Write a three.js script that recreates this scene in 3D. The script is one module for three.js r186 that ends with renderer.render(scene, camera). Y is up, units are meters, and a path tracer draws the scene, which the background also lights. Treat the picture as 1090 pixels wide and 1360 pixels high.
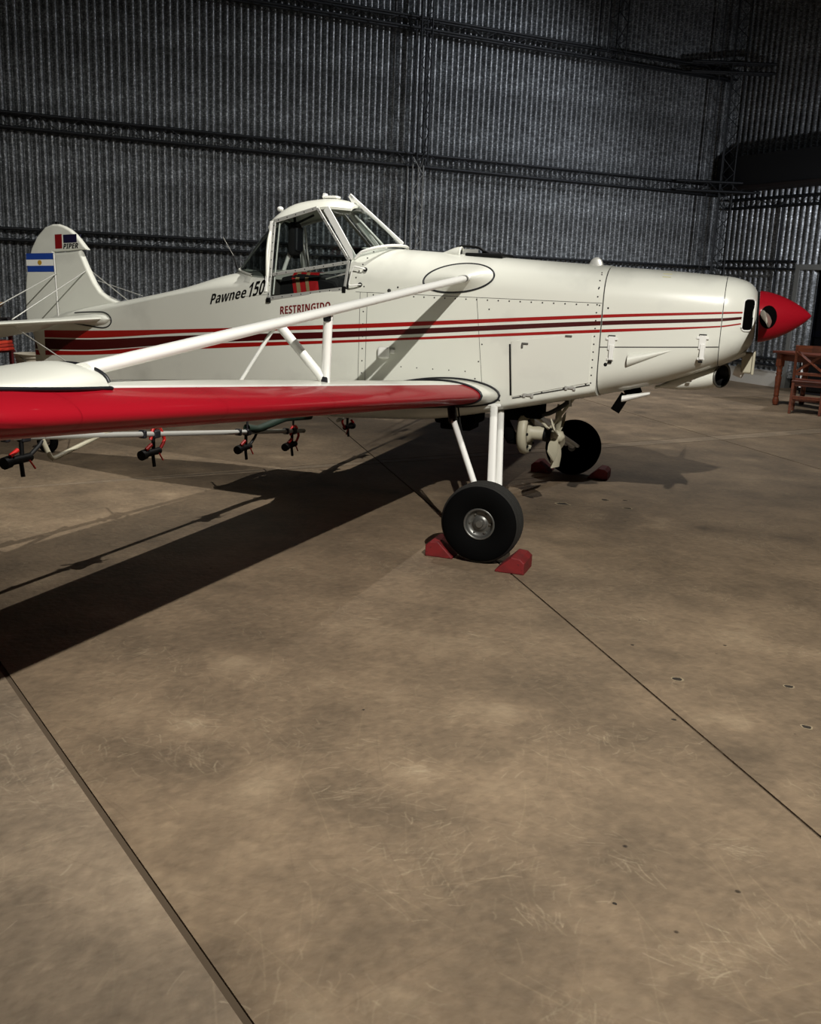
import * as THREE from 'three';
import { mergeGeometries, mergeVertices, toCreasedNormals } from 'three/addons/utils/BufferGeometryUtils.js';
import { RoundedBoxGeometry } from 'three/addons/geometries/RoundedBoxGeometry.js';
import { FontLoader } from 'three/addons/loaders/FontLoader.js';
import { TextGeometry } from 'three/addons/geometries/TextGeometry.js';

// World frame: x runs along the aircraft towards its nose, y up, z out along the near (right) wing. Metres.
const V = (x, y, z) => new THREE.Vector3(x, y, z);
const scene = new THREE.Scene();
scene.background = new THREE.Color(0x000000);

// ---------- camera ----------
const camera = new THREE.PerspectiveCamera(2 * Math.atan(680 / 1290) * 180 / Math.PI, 1090 / 1360, 0.05, 100);
camera.position.set(1.4697, 1.76, 7.5721);
camera.up.set(-0.1138, 0.9718, -0.2064);
camera.lookAt(camera.position.clone().add(V(-0.3139, -0.2323, -0.9206)));
camera.updateMatrixWorld();

// ---------- renderer, exposure ----------
const renderer = new THREE.WebGLRenderer({ antialias: true });
renderer.toneMapping = THREE.LinearToneMapping;
renderer.toneMappingExposure = 0.62;
renderer.shadowMap.enabled = true;

// ---------- lamps of the hangar (position, aim, candela, half angle, penumbra) ----------
const LAMPS = [
  { p: V(3.2, 5.6, 6.9), aim: V(-0.6, 0.2, 1.4), cd: 380, ang: 42, pen: 0.55, col: 0xfffbf4 },
  { p: V(0.3, 6.6, -0.3), aim: V(-4.5, 0, 1.0), cd: 200, ang: 38, pen: 1, col: 0xfffbf4 },
  { p: V(2.4, 7.4, -8.2), aim: V(-5.4, 0.8, -8.9), cd: 135, ang: 46, pen: 1, col: 0xf6f8ff },
  { p: V(1.2, 6.8, -6.2), aim: V(1.0, 0.4, -7.2), cd: 150, ang: 60, pen: 0.7, col: 0xfffbf4, rad: 7 },
  { p: V(4.4, 3.4, -8.0), aim: V(-0.8, 0.9, -12.6), cd: 62, ang: 58, pen: 1, col: 0xf6f8ff },
];

// ---------- helpers ----------
let seed = 7;
const rnd = () => { seed = (seed * 1664525 + 1013904223) >>> 0; return seed / 4294967296; };
const used = {};
function numbered(n) { if (!(n in used)) { used[n] = 0; return n; } used[n]++; return n + '_' + String(used[n]).padStart(3, '0'); }
function thing(name, label, category, pos = V(0, 0, 0), turn = 0, group) {
  const o = new THREE.Group(); o.name = numbered(name); o.position.copy(pos); o.rotation.y = turn; scene.add(o);
  o.userData = { label, category }; if (group) o.userData.group = group; return o;
}
function struct(name, pos = V(0, 0, 0), turn = 0) {
  const o = new THREE.Group(); o.name = name; o.position.copy(pos); o.rotation.y = turn; o.userData.kind = 'structure'; scene.add(o); return o;
}
function part(name, geo, mat, parent, label) {
  const m = new THREE.Mesh(Array.isArray(geo) ? merge(geo) : geo, mat); m.name = name; m.castShadow = m.receiveShadow = true;
  if (label) m.userData.label = label; parent.add(m); return m;
}
function merge(list) {
  const l = list.map(g => { let q = g.index ? g.toNonIndexed() : g.clone(); for (const k of Object.keys(q.attributes)) if (!['position', 'normal', 'uv'].includes(k)) q.deleteAttribute(k);
    if (!q.attributes.uv) q.setAttribute('uv', new THREE.BufferAttribute(new Float32Array(q.attributes.position.count * 2), 2));
    if (!q.attributes.normal) q.computeVertexNormals(); return q; });
  return mergeGeometries(l);
}
const bx = (w, h, d, x = 0, y = 0, z = 0, r = 0) => { const g = r ? new RoundedBoxGeometry(w, h, d, 2, r) : new THREE.BoxGeometry(w, h, d); g.translate(x, y, z); return g; };
function bar(a, b, r, seg = 8, r2 = r) {            // round bar between two points
  const d = b.clone().sub(a), g = new THREE.CylinderGeometry(r2, r, d.length(), seg); g.translate(0, d.length() / 2, 0);
  g.applyQuaternion(new THREE.Quaternion().setFromUnitVectors(V(0, 1, 0), d.normalize())); g.translate(a.x, a.y, a.z); return g;
}
function plank(a, b, w, t, side = V(1, 0, 0), r = 0) {     // rectangular bar a->b, width w along side, thickness t
  const d = b.clone().sub(a), L = d.length(), y = d.clone().normalize(); const x = side.clone().addScaledVector(y, -side.dot(y)).normalize(), z = x.clone().cross(y);
  const g = r ? new RoundedBoxGeometry(w, L, t, 2, r) : new THREE.BoxGeometry(w, L, t); g.translate(0, L / 2, 0); g.applyMatrix4(new THREE.Matrix4().makeBasis(x, y, z)); g.translate(a.x, a.y, a.z); return g;
}
function foil(a, b, c, t, fwd = V(1, 0, 0), n = 20, c2 = c, t2 = t) {   // streamlined tube a->b, chord c along fwd, thickness t
  const y = b.clone().sub(a).normalize(), x = fwd.clone().addScaledVector(y, -fwd.dot(y)).normalize(), z = x.clone().cross(y), rows = [];
  for (const [p, cc, tt] of [[a, c, t], [b, c2, t2]]) { const r = []; for (let i = 0; i < n; i++) { const q = i / n * Math.PI * 2; const u = Math.cos(q); r.push(p.clone().addScaledVector(x, u * cc / 2).addScaledVector(z, Math.sin(q) * tt / 2 * (1 + 0.25 * u))); } rows.push(r); }
  return loft(rows, true, true);
}
const tube = (pts, r, seg = 40, rs = 8, closed = false) => new THREE.TubeGeometry(new THREE.CatmullRomCurve3(pts, closed, 'catmullrom', 0.3), seg, r, rs, closed);
function loft(rows, closed = true, caps = false, crease = 0.6) {      // rows of equal point counts -> surface
  const n = rows[0].length, pos = [], uv = [], idx = [];
  rows.forEach((r, i) => r.forEach((p, j) => { pos.push(p.x, p.y, p.z); uv.push(p.x, p.y); }));
  const m = closed ? n : n - 1;
  for (let i = 0; i < rows.length - 1; i++) for (let j = 0; j < m; j++) { const a = i * n + j, b = i * n + (j + 1) % n, c = a + n, d = b + n; idx.push(a, c, b, b, c, d); }
  if (caps) for (const i of [0, rows.length - 1]) { const c = rows[i].reduce((s, p) => s.add(p), V(0, 0, 0)).multiplyScalar(1 / n); const k = pos.length / 3; pos.push(c.x, c.y, c.z); uv.push(c.x, c.y);
    for (let j = 0; j < n; j++) { const a = i * n + j, b = i * n + (j + 1) % n; i ? idx.push(a, k, b) : idx.push(a, b, k); } }
  const g = new THREE.BufferGeometry(); g.setAttribute('position', new THREE.Float32BufferAttribute(pos, 3)); g.setAttribute('uv', new THREE.Float32BufferAttribute(uv, 2)); g.setIndex(idx);
  // drop degenerate triangles
  const P = (i) => V(pos[3 * i], pos[3 * i + 1], pos[3 * i + 2]), keep = [];
  for (let i = 0; i < idx.length; i += 3) { const a = P(idx[i]), b = P(idx[i + 1]), c = P(idx[i + 2]); if (b.sub(a).cross(c.sub(a)).length() > 1e-10) keep.push(idx[i], idx[i + 1], idx[i + 2]); }
  g.setIndex(keep);
  return toCreasedNormals(g, crease);
}
function plate(pts, depth, bevel = 0) {           // polygon in xy extruded along +z, centred on z=0
  const s = new THREE.Shape(pts.map(p => new THREE.Vector2(p[0], p[1])));
  const g = new THREE.ExtrudeGeometry(s, { depth: depth - 2 * bevel, bevelEnabled: bevel > 0, bevelThickness: bevel, bevelSize: bevel * 0.8, bevelOffset: -bevel * 0.8, bevelSegments: 3, curveSegments: 8 });
  g.translate(0, 0, -depth / 2 + bevel); return g;
}
const mirrorZ = (g) => { const q = g.clone(); q.scale(1, 1, -1); if (q.index) { const a = q.index.array; for (let i = 0; i < a.length; i += 3) { const t = a[i]; a[i] = a[i + 1]; a[i + 1] = t; } } else { for (const k of Object.keys(q.attributes)) { const at = q.attributes[k], s = at.itemSize, a = at.array; for (let i = 0; i < at.count; i += 3) for (let c = 0; c < s; c++) { const t = a[i * s + c]; a[i * s + c] = a[(i + 1) * s + c]; a[(i + 1) * s + c] = t; } } } return q; };
function lerpTable(T, x) {                        // table rows [x, ...values], cubic (Catmull-Rom like, clamped)
  if (x <= T[0][0]) return T[0].slice(1); const L = T.length - 1; if (x >= T[L][0]) return T[L].slice(1);
  let i = 0; while (x > T[i + 1][0]) i++;
  const a = T[Math.max(0, i - 1)], b = T[i], c = T[i + 1], d = T[Math.min(L, i + 2)], h = c[0] - b[0], t = (x - b[0]) / h;
  return b.slice(1).map((v, k) => { k++; let m0 = c[0] - a[0] ? (c[k] - a[k]) / (c[0] - a[0]) * h : 0, m1 = d[0] - b[0] ? (d[k] - b[k]) / (d[0] - b[0]) * h : 0; const D = c[k] - b[k];
    if (m0 * D <= 0) m0 = 0; else m0 = Math.sign(m0) * Math.min(Math.abs(m0), 3 * Math.abs(D)); if (m1 * D <= 0) m1 = 0; else m1 = Math.sign(m1) * Math.min(Math.abs(m1), 3 * Math.abs(D));
    const t2 = t * t, t3 = t2 * t; return (2 * t3 - 3 * t2 + 1) * v + (t3 - 2 * t2 + t) * m0 + (-2 * t3 + 3 * t2) * c[k] + (t3 - t2) * m1; });
}
function hash(x, y) { let h = Math.imul(x | 0, 374761393) + Math.imul(y | 0, 668265263); h = Math.imul(h ^ (h >>> 13), 1274126177); return ((h ^ (h >>> 16)) >>> 0) / 4294967296; }
function vnoise(x, y, per) { const xi = Math.floor(x), yi = Math.floor(y), fx = x - xi, fy = y - yi, u = fx * fx * (3 - 2 * fx), v = fy * fy * (3 - 2 * fy); const w = (a) => per ? ((a % per) + per) % per : a;
  const a = hash(w(xi), w(yi)), b = hash(w(xi + 1), w(yi)), c = hash(w(xi), w(yi + 1)), d = hash(w(xi + 1), w(yi + 1)); return a + (b - a) * u + (c - a) * v + (a - b - c + d) * u * v; }
function fbm(x, y, o, per) { let s = 0, a = 0.5, n = 0; for (let i = 0; i < o; i++) { s += a * vnoise(x, y, per); n += a; x *= 2; y *= 2; if (per) per *= 2; a *= 0.5; } return s / n; }
function dataTex(N, fn, srgb = true, repeat = 1) {
  const d = new Uint8Array(N * N * 4); for (let j = 0; j < N; j++) for (let i = 0; i < N; i++) { const c = fn(i / N, j / N), k = (j * N + i) * 4; d[k] = c[0]; d[k + 1] = c[1]; d[k + 2] = c[2]; d[k + 3] = 255; }
  const t = new THREE.DataTexture(d, N, N); t.wrapS = t.wrapT = THREE.RepeatWrapping; t.magFilter = THREE.LinearFilter; t.minFilter = THREE.LinearMipmapLinearFilter; t.generateMipmaps = true; if (srgb) t.colorSpace = THREE.SRGBColorSpace; t.repeat.set(repeat, repeat); t.needsUpdate = true; return t;
}

// ---------- materials ----------
const std = (c, rough, metal = 0, extra = {}) => new THREE.MeshStandardMaterial({ color: c, roughness: rough, metalness: metal, side: THREE.DoubleSide, ...extra });
const phys = (c, rough, extra = {}) => new THREE.MeshPhysicalMaterial({ color: c, roughness: rough, side: THREE.DoubleSide, ...extra });
const dirtTex = dataTex(512, (u, v) => { const n = fbm(u * 6, v * 6, 5, 6), q = 246 - 26 * Math.max(0, n - 0.5) * 2; return [q, q, q * 0.985]; }, true, 0.6);
const M = {
  white: phys(0xdfe0d8, 0.36, { clearcoat: 0.5, clearcoatRoughness: 0.18, map: dirtTex }),
  white2: phys(0xe2e2dc, 0.4, { clearcoat: 0.3, clearcoatRoughness: 0.25 }),
  red: phys(0x8a101c, 0.42, { clearcoat: 0.25, clearcoatRoughness: 0.1, specularIntensity: 0.08 }),
  stripeRed: phys(0x94100c, 0.35, { clearcoat: 0.4, clearcoatRoughness: 0.2 }),
  stripeDark: phys(0x3e0506, 0.35, { clearcoat: 0.4, clearcoatRoughness: 0.2 }),
  black: phys(0x070707, 0.55, { specularIntensity: 0.4 }), blackMatte: phys(0x030303, 0.95, { specularIntensity: 0.1 }), seam: std(0x2c2b28, 0.8), seal: std(0x0d0f14, 0.45),
  rubber: phys(0x040404, 0.85, { specularIntensity: 0.15 }), tread: std(0x15140f, 0.85), steel: std(0x6a6a66, 0.4, 0.75), dullSteel: std(0x6d6c66, 0.5, 0.7), darkSteel: std(0x26262a, 0.5, 0.5),
  glass: phys(0xdfe4e2, 0.02, { transmission: 1, thickness: 0, ior: 1.45 }), bladeGrey: std(0xb9b6a6, 0.35, 0.5),
  cream: std(0xa9a48f, 0.5), hose: std(0x0a0a0a, 0.6), redPlastic: std(0xb01a14, 0.45), chock: std(0x9c0f14, 0.6), navy: std(0x120f30, 0.5), flagBlue: std(0x1d3f8f, 0.5), flagGold: std(0xb08a2c, 0.5), flagWhite: std(0xe6e6e0, 0.5),
  seatRed: std(0xb00a12, 0.7), tan: std(0x9d8560, 0.85), cloth: std(0x0b0b0c, 0.95), alu: std(0xb8b8b2, 0.4, 0.4),
};
const tileMat = (c, r) => std(c, r);

// galvanised sheet: spangle flakes
const spangle = dataTex(512, (u, v) => { const N = 64; let bd = 9, bi = 0; const x = u * N, y = v * N, xi = Math.floor(x), yi = Math.floor(y);
  for (let a = -1; a <= 1; a++) for (let b = -1; b <= 1; b++) { const cx = (xi + a + N) % N, cy = (yi + b + N) % N, px = xi + a + hash(cx, cy), py = yi + b + hash(cx + 91, cy + 37), d = (px - x) ** 2 + (py - y) ** 2; if (d < bd) { bd = d; bi = hash(cx + 17, cy + 5); } }
  const w = fbm(u * 5, v * 5, 4, 5); const k = (0.45 + 0.55 * Math.pow(bi, 2.0)) * (0.75 + 0.5 * w); const q = 40 + 150 * k; return [q * 0.97, q, q * 1.02]; }, true, 1);
const spangleRough = dataTex(256, (u, v) => { const q = 110 + 90 * hash(Math.floor(u * 64), Math.floor(v * 64)); return [q, q, q]; }, false, 1);
M.galv = std(0xffffff, 0.75, 0.35, { map: spangle, roughnessMap: spangleRough });
M.smoked = phys(0x9da3a2, 0.02, { transmission: 1, thickness: 0, ior: 1.45 }); M.girder = std(0x23262a, 0.6, 0.3); M.paleBar = std(0x8b8d8a, 0.5, 0.3); M.darkWall = std(0x16181a, 0.9); M.kerb = std(0xd8d5cc, 0.85);

// ---------- the room ----------
// axes of the hangar: corner CN, um along the rear wall, ur along the right wall
const CN = V(0.6, 0, -14.33), S2 = Math.SQRT1_2, um = V(-S2, 0, S2), ur = V(S2, 0, S2);
const rp = (a, b, y = 0) => CN.clone().addScaledVector(um, a).addScaledVector(ur, b).setY(y);
const ROOM_A = 25, ROOM_B = 24, ROOM_H = 8.2;

// floor: concrete slabs cut along the joints
function floorTexture() {
  const N = 2048, cv = document.createElement('canvas'); cv.width = cv.height = N; const c = cv.getContext('2d'); const im = c.createImageData(N, N), d = im.data;
  for (let j = 0; j < N; j++) for (let i = 0; i < N; i++) { const u = i / N, v = j / N;
    const big = fbm(u * 5, v * 5, 4, 5), mid = fbm(u * 22 + 40, v * 22, 4, 22), fine = fbm(u * 220, v * 220, 2, 220), sw = fbm(u * 9 + 3 * big, v * 30 + 3 * mid, 3);
    let k = 1 + 0.30 * (big - 0.5) + 0.38 * (mid - 0.5) + 0.16 * (fine - 0.5) + 0.10 * (sw - 0.5); const pale = Math.max(0, mid * 0.7 + big * 0.2 + 0.3 * sw - 0.74) * 0.9; const pl = Math.min(0.45, pale * 1.3);
    const q = (j * N + i) * 4; d[q] = 128 * k + (178 - 128 * k) * pl; d[q + 1] = 113 * k + (167 - 113 * k) * pl; d[q + 2] = 94 * k + (144 - 94 * k) * pl; d[q + 3] = 255; }
  c.putImageData(im, 0, 0);
  c.lineCap = 'round';
  for (let n = 0; n < 420; n++) {               // patches of scuffs
    const cx = rnd() * N, cy = rnd() * N, dir = rnd() * 6.3, cnt = 8 + rnd() * 40, R = 18 + rnd() * 70;
    for (let k = 0; k < cnt; k++) { const x = cx + (rnd() + rnd() - 1) * R * 1.6, y = cy + (rnd() + rnd() - 1) * R * 0.8, a = dir + (rnd() - 0.5) * 1.5, L = 4 + rnd() * 22; c.strokeStyle = `rgba(192,180,154,${0.08 + 0.34 * rnd() * rnd()})`; c.lineWidth = 0.7 + rnd() * 0.9; c.beginPath(); c.moveTo(x, y); c.quadraticCurveTo(x + Math.cos(a) * L / 2 + (rnd() - 0.5) * 8, y + Math.sin(a) * L / 2 + (rnd() - 0.5) * 8, x + Math.cos(a) * L, y + Math.sin(a) * L); c.stroke(); }
  }
  for (let n = 0; n < 2600; n++) { const x = rnd() * N, y = rnd() * N, a = 0.9 + (rnd() - 0.5) * 1.3 + (rnd() < 0.25 ? 1.6 : 0), L = 15 + rnd() * 120; const lite = rnd() < 0.7; c.strokeStyle = lite ? `rgba(200,184,150,${0.04 + 0.12 * rnd()})` : `rgba(70,58,44,${0.04 + 0.1 * rnd()})`; c.lineWidth = 0.6 + rnd() * 0.8; c.beginPath(); c.moveTo(x, y); c.quadraticCurveTo(x + Math.cos(a) * L / 2 + (rnd() - 0.5) * 14, y + Math.sin(a) * L / 2 + (rnd() - 0.5) * 14, x + Math.cos(a) * L, y + Math.sin(a) * L); c.stroke(); }
  for (let n = 0; n < 60; n++) { c.fillStyle = `rgba(30,24,18,${0.3 + 0.5 * rnd()})`; c.beginPath(); c.arc(rnd() * N, rnd() * N, 0.8 + rnd() * 2, 0, 7); c.fill(); }
  const id = c.getImageData(0, 0, N, N).data; const t = new THREE.DataTexture(new Uint8Array(id), N, N); t.wrapS = t.wrapT = THREE.MirroredRepeatWrapping; t.colorSpace = THREE.SRGBColorSpace; t.magFilter = THREE.LinearFilter; t.minFilter = THREE.LinearMipmapLinearFilter; t.generateMipmaps = true; t.needsUpdate = true; t.repeat.set(1 / 7, 1 / 7); return t;
}
const floorBump = dataTex(1024, (u, v) => { const q = 128 + 90 * (fbm(u * 90, v * 90, 3, 90) - 0.5) + 60 * (fbm(u * 14, v * 14, 3, 14) - 0.5); return [q, q, q]; }, false, 1 / 2.2);
const floorTex = floorTexture();
const slabTones = [0xffffff, 0xf4f0ea, 0xe9e4dd].map(c => std(c, 0.62, 0, { map: floorTex, bumpMap: floorBump, bumpScale: 0.009 }));
{
  const floor = struct('floor');
  part('subfloor', (() => { const g = new THREE.BoxGeometry(34, 0.1, 34); g.translate(0, -0.0575, 0); return g; })(), std(0x4f4232, 0.95), floor).position.set(...rp(12, 12).toArray());
  // joint lines: point and direction on the floor
  const joints = [[-0.53, 5.05, 0.81, 0.585], [1.0, 3.05, 0.556, 0.831], [1.1, -5.05, 0.564, 0.826], [1.2, -4.85, 0.642, -0.767], [-3.55, 0.70, 0.62, -0.78]];
  let polys = [[rp(-0.2, -0.2), rp(ROOM_A + 0.2, -0.2), rp(ROOM_A + 0.2, ROOM_B + 0.2), rp(-0.2, ROOM_B + 0.2)].map(p => [p.x, p.z])];
  const clip = (P, px, pz, nx, nz) => { const out = []; for (let i = 0; i < P.length; i++) { const a = P[i], b = P[(i + 1) % P.length], da = (a[0] - px) * nx + (a[1] - pz) * nz, db = (b[0] - px) * nx + (b[1] - pz) * nz; if (da >= 0) out.push(a); if (da * db < 0) { const t = da / (da - db); out.push([a[0] + (b[0] - a[0]) * t, a[1] + (b[1] - a[1]) * t]); } } return out; };
  joints.forEach(([x, z, dx, dz], k) => { const nx = -dz, nz = dx, g = [0.012, 0.007, 0.008, 0.008, 0.007][k], nxt = []; for (const P of polys) for (const s of [1, -1]) { const Q = clip(P, x + s * nx * g, z + s * nz * g, s * nx, s * nz); if (Q.length > 2) nxt.push(Q); } polys = nxt; });
  polys.forEach((P, i) => { const s = new THREE.Shape(P.map(p => new THREE.Vector2(p[0], -p[1]))); const g = new THREE.ExtrudeGeometry(s, { depth: 0.04, bevelEnabled: false }); g.rotateX(-Math.PI / 2); g.translate(0, -0.04, 0);
    const m = part('floor_slab', g, slabTones[i % 3], floor); if (i) m.name = 'floor_slab_' + String(i).padStart(3, '0'); });
  // small pits and oil spots in the concrete
  const pit = std(0x2a231b, 0.95), pitRim = std(0x8d7f66, 0.9);
  [[1.305, 3.153, 0.024], [1.80, 3.02, 0.020], [1.86, 3.45, 0.019], [1.06, 2.79, 0.010], [1.33, 3.61, 0.010], [1.27, 4.98, 0.007], [0.10, 4.06, 0.006], [0.42, -0.63, 0.035], [0.58, -0.70, 0.022], [0.64, -0.40, 0.03], [0.12, -0.30, 0.05]].forEach(([x, z, s]) => { const blob = (k, y) => { const sh = new THREE.Shape(); for (let i = 0; i <= 18; i++) { const a = i / 18 * 2 * Math.PI, q = s * k * (0.75 + 0.5 * vnoise(Math.cos(a) * 1.5 + x * 7, Math.sin(a) * 1.5 + z * 5)); sh[i ? 'lineTo' : 'moveTo'](Math.cos(a) * q, Math.sin(a) * q * 0.8); } const g = new THREE.ShapeGeometry(sh); g.rotateX(-Math.PI / 2); g.translate(x, y, z); return g; };
    const m = part('floor_pit', blob(1, 0.0012), pit, floor); if (s > 0.012) part('pit_rim', blob(1.35, 0.0007), pitRim, m); });
}

// corrugated sheet walls
function corrugated(width, y0, y1, pitch, depth) {
  const prof = [0, 0.42, 0.5, 0.5, 0.42, 0, -0.5, -0.5]; const n = Math.round(width / pitch), seg = 8, pos = [], uv = [], idx = []; for (let i = 0; i <= n * seg; i++) { const x = i * pitch / seg, z = prof[i % seg] * depth; pos.push(x, y0, z, x, y1, z); uv.push(x, y0, x, y1); if (i) { const k = 2 * i; idx.push(k - 2, k, k - 1, k, k + 1, k - 1); } }
  const g = new THREE.BufferGeometry(); g.setAttribute('position', new THREE.Float32BufferAttribute(pos, 3)); g.setAttribute('uv', new THREE.Float32BufferAttribute(uv, 2)); g.setIndex(idx); g.computeVertexNormals(); return g;
}
function sheetWall(name, origin, dir, inward, from, to, pitch, ridges, rows, depth) {
  const w = struct(name); const basis = new THREE.Matrix4().makeBasis(dir, V(0, 1, 0), inward); basis.setPosition(origin); let k = 0;
  rows.forEach(([y0, y1]) => { const W = pitch * ridges, g = corrugated(W, y0, y1, pitch, depth);
    for (let a = from; a < to - 0.01; a += W) { const m = new THREE.Mesh(g, M.galv); m.name = 'corrugated_sheet' + (k ? '_' + String(k).padStart(3, '0') : ''); k++; m.castShadow = m.receiveShadow = true; const q = new THREE.Matrix4().makeTranslation(a, 0, (k % 2) * 0.0015 + (y0 > 1 ? 0.002 : 0)); m.applyMatrix4(basis.clone().multiply(q)); w.add(m); } });
  return w;
}
const wallRear = sheetWall('wall_rear', CN, um, ur, 0, 19.4, 0.11, 8, [[0, 3.84], [3.8, 8.2]], 0.075);
const wallRight = sheetWall('wall_right', CN, ur, um, 0, 1.95, 0.145, 6, [[0.2, 3.84], [3.8, 8.2]], 0.085);
for (const c of [[2.09, 2.36, 8.2, 4], [3.5, 0.2, 8.2, 6]]) { }
// sheets above and beyond the doorway
{ const basis = new THREE.Matrix4().makeBasis(ur, V(0, 1, 0), um); basis.setPosition(CN); let k = 100;
  const add = (a, y0, y1, n) => { const m = new THREE.Mesh(corrugated(0.145 * n, y0, y1, 0.145, 0.085), M.galv); m.name = 'corrugated_sheet_' + (k++); m.castShadow = m.receiveShadow = true; m.applyMatrix4(basis.clone().multiply(new THREE.Matrix4().makeTranslation(a, 0, 0))); wallRight.add(m); };
  add(2.61, 3.8, 8.2, 6); add(2.61, 2.34, 3.84, 6); add(1.74, 0, 0.2, 3); add(3.48, 0.2, 8.2, 6); }
const slabBox = (name, a0, a1, b0, b1, y0, y1, parent) => { const p = rp((a0 + a1) / 2, (b0 + b1) / 2, (y0 + y1) / 2); const g = new THREE.BoxGeometry(b1 - b0, y1 - y0, a1 - a0); g.rotateY(-Math.PI / 4); const m = part(name, g, M.darkWall, parent); m.position.copy(p); return m; };
slabBox('backing', -0.3, ROOM_A + 0.3, -0.3, -0.1, 0, ROOM_H, wallRear);
slabBox('backing', -0.3, -0.1, -0.1, 2.12, 0, ROOM_H, wallRight);
slabBox('backing', -0.3, -0.1, 3.42, ROOM_B + 0.3, 0, ROOM_H, wallRight);
slabBox('backing', -0.3, -0.1, 2.12, 3.42, 2.34, ROOM_H, wallRight);
slabBox('backing', -0.6, -0.5, 1.5, 4.2, 0, 2.8, wallRight);
const wallL = struct('wall_left'), wallF = struct('wall_front'), ceil = struct('ceiling');
const greyWall = std(0x3a3b3a, 0.9);
slabBox('backing', ROOM_A, ROOM_A + 0.2, -0.1, ROOM_B + 0.2, 0, ROOM_H, wallL).material = greyWall;
slabBox('backing', -0.1, ROOM_A, ROOM_B, ROOM_B + 0.2, 0, ROOM_H, wallF).material = greyWall;
slabBox('roof_deck', -0.3, ROOM_A + 0.3, -0.3, ROOM_B + 0.3, ROOM_H, ROOM_H + 0.2, ceil).material = std(0x2c2e30, 0.9);
for (let i = 0; i < 8; i++) slabBox('purlin', 0.4 + i * 3.2, 0.55 + i * 3.2, 0, ROOM_B, ROOM_H - 0.25, ROOM_H, ceil).material = M.girder;

// kerb at the foot of the right wall, doorway
{ const t = struct('trim_1'); const a = slabBox('kerb', 0.02, 0.12, 0.0, 2.0, 0, 0.3, t); a.material = M.kerb; const b = slabBox('kerb', 0.02, 0.1, 3.45, 5, 0, 0.3, t); b.material = M.kerb; const c2 = slabBox('kerb', 0.05, 3, 0.02, 0.12, 0, 0.3, t); c2.material = M.kerb; }
{ const d = struct('door_1'); const fr = M.paleBar;
  const q = (n, b0, b1, y0, y1, a0, a1, m) => { const o = slabBox(n, a0, a1, b0, b1, y0, y1, d); o.material = m; return o; };
  q('door_frame', 2.1, 2.2, 0, 2.34, -0.08, 0.06, fr); q('door_frame', 3.34, 3.44, 0, 2.34, -0.08, 0.06, fr); q('door_frame', 2.2, 3.34, 2.24, 2.34, -0.08, 0.06, fr);
  q('door_leaf', 2.21, 3.33, 0.02, 2.23, -0.46, -0.42, std(0x0a0d18, 0.7)); q('door_rail', 2.3, 3.24, 1.0, 1.12, -0.42, -0.40, std(0x0d1322, 0.6)); }

// lattice girders and columns of the frame
function lattice(name, A, B, side, width, pitch, chordR, barR, mat, barMat = mat) {     // two chords offset along side, zigzag bars between
  const s = struct(name), L = A.distanceTo(B), d = B.clone().sub(A).normalize(), h = side.clone().multiplyScalar(width / 2);
  for (const k of [1, -1]) part('chord', bar(A.clone().addScaledVector(h, k), B.clone().addScaledVector(h, k), chordR, 6), mat, s);
  const n = Math.round(L / pitch); const list = [];
  for (let i = 0; i < n; i++) { const p = A.clone().addScaledVector(d, i * L / n).addScaledVector(h, i % 2 ? 1 : -1), q = A.clone().addScaledVector(d, (i + 1) * L / n).addScaledVector(h, i % 2 ? -1 : 1); part('lacing_bar', bar(p, q, barR, 5), barMat, s); }
  return s;
}
const up = V(0, 1, 0);
function girder(name, y, h, a0, a1, off, wall) {      // flat channel pair with lacing, along a wall
  const P = (a, yy, o) => wall === 'rear' ? rp(a, o, yy) : rp(o, a, yy); const s = struct(name);
  for (const yy of [y, y + h]) { for (const o of [off, off + 0.16]) part('chord', bar(P(a0, yy, o), P(a1, yy, o), 0.021, 6), M.girder, s); }
  const n = Math.round((a1 - a0) / 0.32); for (let i = 0; i < n; i++) { const u = a0 + (a1 - a0) * i / n, v = a0 + (a1 - a0) * (i + 1) / n; part('lacing_bar', bar(P(u, y + (i % 2 ? h : 0), off + 0.16), P(v, y + (i % 2 ? 0 : h), off + 0.16), 0.008, 4), M.girder, s); }
  return s;
}
girder('trim_2', 5.84, 0.17, 0.3, 17.5, 0.08, 'rear');
girder('trim_3', 3.66, 0.2, 0.3, 17.5, 0.08, 'rear');
girder('trim_4', 2.1, 0.16, 0.3, 17.5, 0.08, 'rear');
girder('trim_5', 2.25, 0.14, 0.2, 2.1, 0.06, 'right');
girder('trim_6', 3.42, 0.16, 0.2, 4.2, 0.06, 'right');
girder('trim_7', 0.42, 0.12, 0.2, 2.05, 0.06, 'right');
// lattice column half way along the rear wall: four uprights
function column(name, a, b, w, h, y0, y1, mat, both = true) {
  const s = struct(name); const C = [[-w / 2, -h / 2], [w / 2, -h / 2], [w / 2, h / 2], [-w / 2, h / 2]].map(([x, z]) => (yy) => rp(a + x, b + z, yy));
  for (const f of C) part('upright', bar(f(y0), f(y1), 0.013, 6), mat, s);
  const st = 0.27, n = Math.round((y1 - y0) / st); for (let i = 0; i < n; i++) for (const [p, q] of both ? [[3, 2], [0, 3]] : [[3, 2]]) { const A = C[i % 2 ? p : q], B = C[i % 2 ? q : p]; part('lacing_bar', bar(A(y0 + i * st), B(y0 + (i + 1) * st), 0.008, 4), mat, s); }
  return s;
}
column('trim_8', 7.3, 0.34, 0.2, 0.2, 0, 3.66, M.paleBar);
column('trim_9', 7.22, 0.32, 0.2, 0.2, 3.66, 8.2, M.girder);
column('trim_10', 0.72, 0.55, 0.34, 0.34, 0, 8.2, std(0x3a3d40, 0.6, 0.3));
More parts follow.
